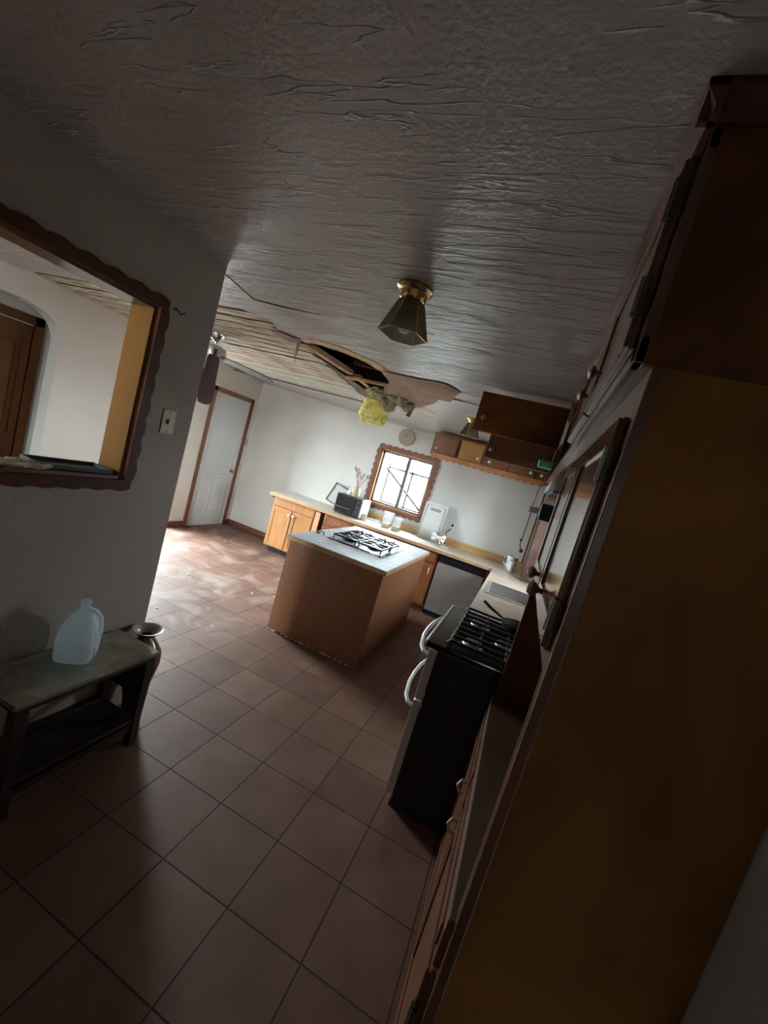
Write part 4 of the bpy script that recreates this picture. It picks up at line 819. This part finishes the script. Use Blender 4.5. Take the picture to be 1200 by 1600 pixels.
# cherry cabinet from -2.50 to dishwasher
cc = thing('cherry_base_cabinet', 'reddish cherry base cabinet run behind the island', 'cabinet', (-1.65, 5.37, 0))
B1(-2.52, -.835, FYF+.022, YF-.03, .09, .828).build('body', M_red, cc); B1(-2.50, -.84, FYF+.09, YF-.04, 0, .09).build('toe_kick', M_woodx, cc)
for a, c_ in ((-2.50, -2.08), (-2.06, -1.64), (-1.62, -1.22), (-1.20, -.85)):
    drawer(cc, Mf, a, c_, .67, .81, M_red, (a+c_)/2); cab_door(cc, Mf, a, c_, .12, .65, M_red, pull=((c_-.05, .52), (c_-.05, .60)))
dw = thing('dishwasher', 'stainless steel dishwasher with a black control panel', 'dishwasher', (-.53, 5.37, 0))
B1(-.82, -.235, FYF+.02, YF-.04, .075, .826, bev=.002).build('body', M_black, dw)
dd = B1(-.818, -.237, FYF-.012, FYF+.018, .085, .715, bev=.004).build('door', M_steel, dw)
cp = B1(-.818, -.237, FYF-.016, FYF+.018, .718, .822, bev=.005).build('control_panel', M_blackg, dw)
MB().box(-.70, -.45, FYF-.026, FYF-.014, .765, .785, .004).build('handle_recess', M_black, cp)
B1(-.81, -.245, FYF+.06, YF-.05, 0, .075).build('kick_plate', M_black, dw)
B1(-.232, -.135, FYF+.0, YF-.04, 0, .826).build('corner_filler_cabinet', M_red, None, label='narrow reddish filler between the dishwasher and the sink cabinets', category='cabinet')

# ------------------------------------------------------------------ far wall upper cabinets and corner unit
UY = 5.40
uc = thing('upper_wall_cabinet', 'row of small orange-brown cabinets high on the far wall with white knobs', 'cabinet', (-.5, 5.55, 1.99))
MB().box(-1.405, .497, UY, YF-.002, 2.005, 2.30).build('body', M_upper, uc)
Mu = FY(UY)
for (a, c_, kn, hg) in ((-1.38, -1.07, (-1.33, 2.09), ((-1.07, 2.24), (-1.07, 2.08))), (-1.03, -.73, (-.77, 2.09), ()), (-.67, -.40, (-.62, 2.09), ()), (-.36, -.06, (-.10, 2.09), ()), (-.02, .35, (.03, 2.09), ())):
    cab_door(uc, Mu, a, c_, 2.035, 2.275, M_yel if a in (-1.03,) else M_upper, knob=kn, hinges=hg, raised=False)
scal('valance', M_trim, (-1.33, .05, 2.03, 2.03), .055, .018, .09, lambda u, v, w_: (u, UY-.022-w_, v), 'B', t=.016, parent=uc)
cu = thing('corner_shelf_unit', 'tall dark wooden corner unit standing on the counter in the far right corner', 'shelf unit', (.3, 5.3, .869))
MB().box(.16, .185, 4.86, 5.66, .8715, 1.975, .003).box(.45, .497, 4.86, 5.66, .8715, 1.975).box(.16, .497, 4.84, 4.862, .8705, 1.975, .003).build('side_board', M_jdark, cu)
MB().box(.185, .45, 4.87, 5.66, 1.25, 1.27).box(.185, .45, 4.87, 5.66, 1.6, 1.62).build('shelf', M_wood, cu)
MB().box(.115, .135, 5.10, 5.12, 1.03, 1.99, .002).build('pale_front_strip', M_jamb, cu)
hk = thing('hanging_pot_rail', 'thin dark vertical rail with two hooks in the far right corner', 'rail', (.06, 5.35, 1.12))
MB().tube([(.045, 5.37, 2.0), (.045, 5.37, 1.30), (.04, 5.37, 1.22), (.055, 5.37, 1.17), (.075, 5.37, 1.15)], .007, 8).build('rod', M_case, hk, True)
MB().ball(.018, (.035, 5.36, 1.27)).build('hook', M_hinge, hk, True); MB().ball(.024, (.075, 5.36, 1.14)).build('hook', M_hinge, hk, True)
ragged('masking_tape', [(.02, 5.30), (.10, 5.30), (.10, 5.36), (.02, 5.36)], 1.978, M_clock, label='wrinkled pale tape under the far right end of the wall cabinets', category='tape')

# ------------------------------------------------------------------ items on the far counter
CT = .8695
def M_at(x, y, z=CT, rz=0, rx=0, ry=0): return Matrix.Translation((x, y, z)) @ Matrix.Rotation(rz, 4, 'Z') @ Matrix.Rotation(rx, 4, 'X') @ Matrix.Rotation(ry, 4, 'Y')
to = thing('toaster_oven', 'black toaster oven with a pale right side on the far counter', 'toaster oven', (-2.27, 5.33, CT))
MB().box(-2.465, -2.075, 5.20, 5.50, CT+.012, CT+.275, .008).build('body', M_black, to)
B1(-2.076, -2.058, 5.215, 5.50, CT+.014, CT+.27, bev=.004).build('side_panel', M_white, to)
od = B1(-2.45, -2.17, 5.188, 5.20, CT+.03, CT+.25, bev=.004).build('glass_door', M_blackg, to)
MB().tube([(-2.43, 5.188, CT+.10), (-2.43, 5.165, CT+.10), (-2.20, 5.165, CT+.10), (-2.20, 5.188, CT+.10)], .006).build('handle', M_chrome, od)
for z_ in (.08, .15, .22): MB().lathe([(.014, 0), (.012, -.014), (.001, -.015)], (-2.12, 5.20, CT+z_), 14, 'y').build('knob', M_alu, to, True)
for fx2 in (-2.44, -2.10):
    for fy2 in (5.23, 5.47): MB().cyl(.012, CT, CT+.013, (fx2, fy2, 0), 10).build('foot', M_black, to)
TZ = CT+.275
pc = thing('flower_pitcher', 'tan pitcher holding dried stems on top of the toaster oven', 'pitcher', (-2.26, 5.36, TZ))
MB().lathe([(.001, 0), (.045, 0), (.055, .02), (.056, .07), (.046, .11), (.042, .125), (.048, .135), (.044, .135), (.038, .12), (.001, .1)], (-2.26, 5.36, TZ), 24, close=False).build('pot', M_clay, pc, True)
MB().tube([(-2.31, 5.36, TZ+.11), (-2.35, 5.36, TZ+.10), (-2.352, 5.36, TZ+.05), (-2.312, 5.36, TZ+.03)], .006).build('handle', M_clay, pc, True)
M_stem = mat('dried_stems', (0.22, 0.12, 0.09), 0.8, col2=(0.45, 0.34, 0.28), scale=20)
for k in range(11):
    a = random.uniform(-.6, .9); b2 = random.uniform(-.3, .3); l_ = random.uniform(.16, .30)
    p0 = Vector((-2.26, 5.36, TZ+.09)); p2 = p0+Vector((math.sin(a)*l_*.8, math.sin(b2)*l_*.6, l_))
    MB().tube([p0, p0.lerp(p2, .5)+Vector((0, 0, .02)), p2], .0035, 6).ball(.014, tuple(p2), 1, 1, 2.2, 8, 6).build('dried_stem', M_stem, pc)
MB().lathe([(.045, 0), (.043, .03), (.012, .10), (.010, .12), (.014, .125), (.001, .13)], (-2.365, 5.40, TZ), 20).build('white_cone_bottle', M_white, None, True, label='small white cone-shaped bottle beside the pitcher on the toaster oven', category='bottle')
pf = thing('leaning_frame', 'dark red picture frame leaning on the wall left of the toaster oven', 'picture frame', (-2.70, 5.58, CT))
Mp = M_at(-2.79, 5.585, CT+.004, 0, 0, math.radians(22))
Mp = Matrix.Translation((-2.80, 5.56, CT+.078)) @ Matrix.Rotation(math.radians(-14), 4, 'X') @ Matrix.Rotation(math.radians(14), 4, 'Y')
MB(Mp).box(0, .018, -.01, .008, 0, .31, .002).box(.27, .288, -.01, .008, .0, .31, .002).box(0, .288, -.01, .008, .292, .31, .002).box(0, .288, -.01, .008, 0, .018, .002).build('frame', M_case, pf)
MB(Mp).box(.016, .272, .0, .004, .016, .294).build('picture', M_whitem, pf)
MB().lathe([(.001, 0), (.034, 0), (.036, .01), (.036, .085), (.033, .085), (.032, .01), (.001, .008)], (-2.03, 5.30, CT), 24, close=False).build('tan_mug', M_clay, None, True, label='tan cylindrical cup on the counter right of the toaster oven', category='cup')
MB().box(-1.985, -1.80, 5.30, 5.42, CT, CT+.055, .02, 3).build('glass_dish', M_clear, None, True, label='low clear glass dish on the counter beside the tan cup', category='dish')
for (cx, cy, hh, ww, lb_) in ((-1.70, 5.36, .20, .055, 'taller clear plastic canister with a pale lid under the window'), (-1.555, 5.36, .165, .05, 'shorter clear plastic canister right of the taller one')):
    t = thing('plastic_canister', lb_, 'canister', (cx, cy, CT), 'clear canisters under the window')
    MB().box(cx-ww, cx+ww, cy-ww, cy+ww, CT, CT+hh, .012, 3).build('container', M_clear, t, True)
    MB().box(cx-ww*.9, cx+ww*.9, cy-ww*.9, cy+ww*.9, CT+.004, CT+.06, .008).build('dry_contents', M_clay, t)
    MB().box(cx-ww*1.06, cx+ww*1.06, cy-ww*1.06, cy+ww*1.06, CT+hh, CT+hh+.018, .005).build('lid', M_clear, t)
# cutting board leaning on the wall
Mc = Matrix.Translation((-1.15, 5.545, CT+.003)) @ Matrix.Rotation(math.radians(-12.5), 4, 'X')
cbd = thing('cutting_board', 'large white plastic cutting board leaning against the far wall', 'cutting board', (-1.15, 5.55, CT))
pts = []
W_, H_ = .165, .52
for k in range(9): a = PI/2*k/8; pts.append((W_-.03+.03*math.sin(a), H_-.03+.03*math.cos(a)))
pts += [(W_-.02, .01), (W_-.03, 0), (-W_+.03, 0), (-W_+.02, .01)]
for k in range(9): a = PI/2*k/8; pts.append((-W_+.03-.03*math.cos(a), H_-.03+.03*math.sin(a)))
cb1 = MB(Mc).prism(pts, -.006, .006, lambda u, v, w_: (u, -w_, v)).build('board', M_board, cbd)
MB(Mc).tube([(-W_+.03, -.007, .02), (-W_+.035, -.007, H_-.05), (0, -.007, H_-.035), (W_-.035, -.007, H_-.05), (W_-.03, -.007, .02)], .004, 6).build('juice_groove', M_alu, cb1)
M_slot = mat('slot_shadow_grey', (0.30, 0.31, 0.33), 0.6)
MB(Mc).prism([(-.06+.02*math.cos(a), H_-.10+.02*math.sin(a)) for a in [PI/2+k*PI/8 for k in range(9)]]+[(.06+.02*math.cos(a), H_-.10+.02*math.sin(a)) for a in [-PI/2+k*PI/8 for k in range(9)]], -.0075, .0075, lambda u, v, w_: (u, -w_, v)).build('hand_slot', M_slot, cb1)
# small desk fan
cf = thing('clip_fan', 'small clear clip-on fan standing in front of the cutting board', 'fan', (-.95, 5.36, CT))
b = MB()
for r_ in (.085, .065, .045, .025):
    for yy in (5.335, 5.385): b.lathe([(r_, yy-.002), (r_+.003, yy), (r_, yy+.002), (r_-.003, yy), (r_, yy-.002)], (-.95, 0, CT+.10), 32, 'y', False)
b.lathe([(.087, 5.335), (.090, 5.36), (.087, 5.385), (.084, 5.36), (.087, 5.335)], (-.95, 0, CT+.10), 32, 'y', False)
for k in range(12):
    a = 2*PI*k/12
    for yy in (5.335, 5.385): b.tube([(-.95+.01*math.cos(a), yy, CT+.10+.01*math.sin(a)), (-.95+.086*math.cos(a), yy, CT+.10+.086*math.sin(a))], .0016, 5)
b.build('cage', M_chrome, cf)
b = MB()
for k in range(4):
    a = 2*PI*k/4+.4
    b.prism([(-.95+.012*math.cos(a), CT+.10+.012*math.sin(a)), (-.95+.07*math.cos(a-.3), CT+.10+.07*math.sin(a-.3)), (-.95+.075*math.cos(a+.35), CT+.10+.075*math.sin(a+.35))], 5.355, 5.358, lambda u, v, w_: (u, w_, v))
b.build('blades', M_clear, cf)
MB().lathe([(.022, 5.33), (.022, 5.40), (.001, 5.401)], (-.95, 0, CT+.10), 20, 'y').build('motor_hub', M_white, cf, True)
MB().tube([(-.93, 5.39, CT+.05), (-.90, 5.40, CT+.025), (-.84, 5.38, CT+.018)], .010).box(-.90, -.80, 5.34, 5.42, CT, CT+.012, .003).build('clip_base', M_white, cf)
plate('wall_outlet', FY(YF), -.875, 1.12, 'white wall outlet with a black plug above the clip fan', 'outlet', 'outlet', M_white, .075, .12)
MB().tube([(-.885, YF-.012, 1.09), (-.89, YF-.04, 1.07), (-.93, YF-.05, 1.03), (-.90, YF-.08, .99), (-.90, YF-.12, .95), (-.88, YF-.2, .90)], .006).build('power_cord', M_blackg, None, True, label='dark cord hanging from the wall outlet down to the fan', category='cord')
ckl = thing('wall_clock', 'round beige wall clock above the window', 'clock', (-1.875, YF, 2.175))
MB().lathe([(.122, 0), (.125, -.012), (.118, -.024), (.108, -.022)], (-1.875, YF, 2.155), 40, 'y', True).build('rim', M_rim, ckl, True)
MB().lathe([(.110, -.019), (.001, -.0225)], (-1.875, YF, 2.155), 40, 'y', False).build('face', M_clock, ckl, True)
MB(FY(YF-.023)).box(-1.879, -1.871, 2.15, 2.22, 0, .002).box(-1.925, -1.87, 2.151, 2.159, 0, .002).build('hands', M_case, ckl)
# white cups in the corner
for (cx, cy, cz, s_, lb_) in ((.03, 5.32, CT, 1.0, 'white plastic cup standing in the far right corner of the counter'), (.015, 5.45, CT, 1.35, 'taller white pitcher behind the cup in the far right corner')):
    t = thing('white_pitcher', lb_, 'pitcher', (cx, cy, cz))
    MB().lathe([(.001, 0), (.04*s_, 0), (.046*s_, .05*s_), (.05*s_, .12*s_), (.047*s_, .12*s_), (.04*s_, .01), (.001, .008)], (cx, cy, cz), 24, close=False).build('body', M_white, t, True)
    MB().tube([(cx-.045*s_, cy, cz+.10*s_), (cx-.075*s_, cy, cz+.09*s_), (cx-.075*s_, cy, cz+.04*s_), (cx-.042*s_, cy, cz+.02*s_)], .007*s_).build('handle', M_white, t, True)
# plaster debris on the floor
gd = 'small pale plaster chips scattered on the floor tiles'
for k in range(26):
    x = random.uniform(-4.0, -1.9); y = random.uniform(2.6, 5.0); s_ = random.uniform(.006, .017)
    g = MB(Matrix.Translation((x, y, 0)) @ Matrix.Rotation(random.random()*6, 4, 'Z')); g.prism([(-s_, -s_*.5), (s_*.4, -s_*.8), (s_, .2*s_), (.1*s_, s_*.7), (-.7*s_, s_*.4)], 0, s_*.35)
    g.build('plaster_chip', M_dust, None, label='small pale plaster chip on the floor tiles left of the island', category='debris', group=gd)
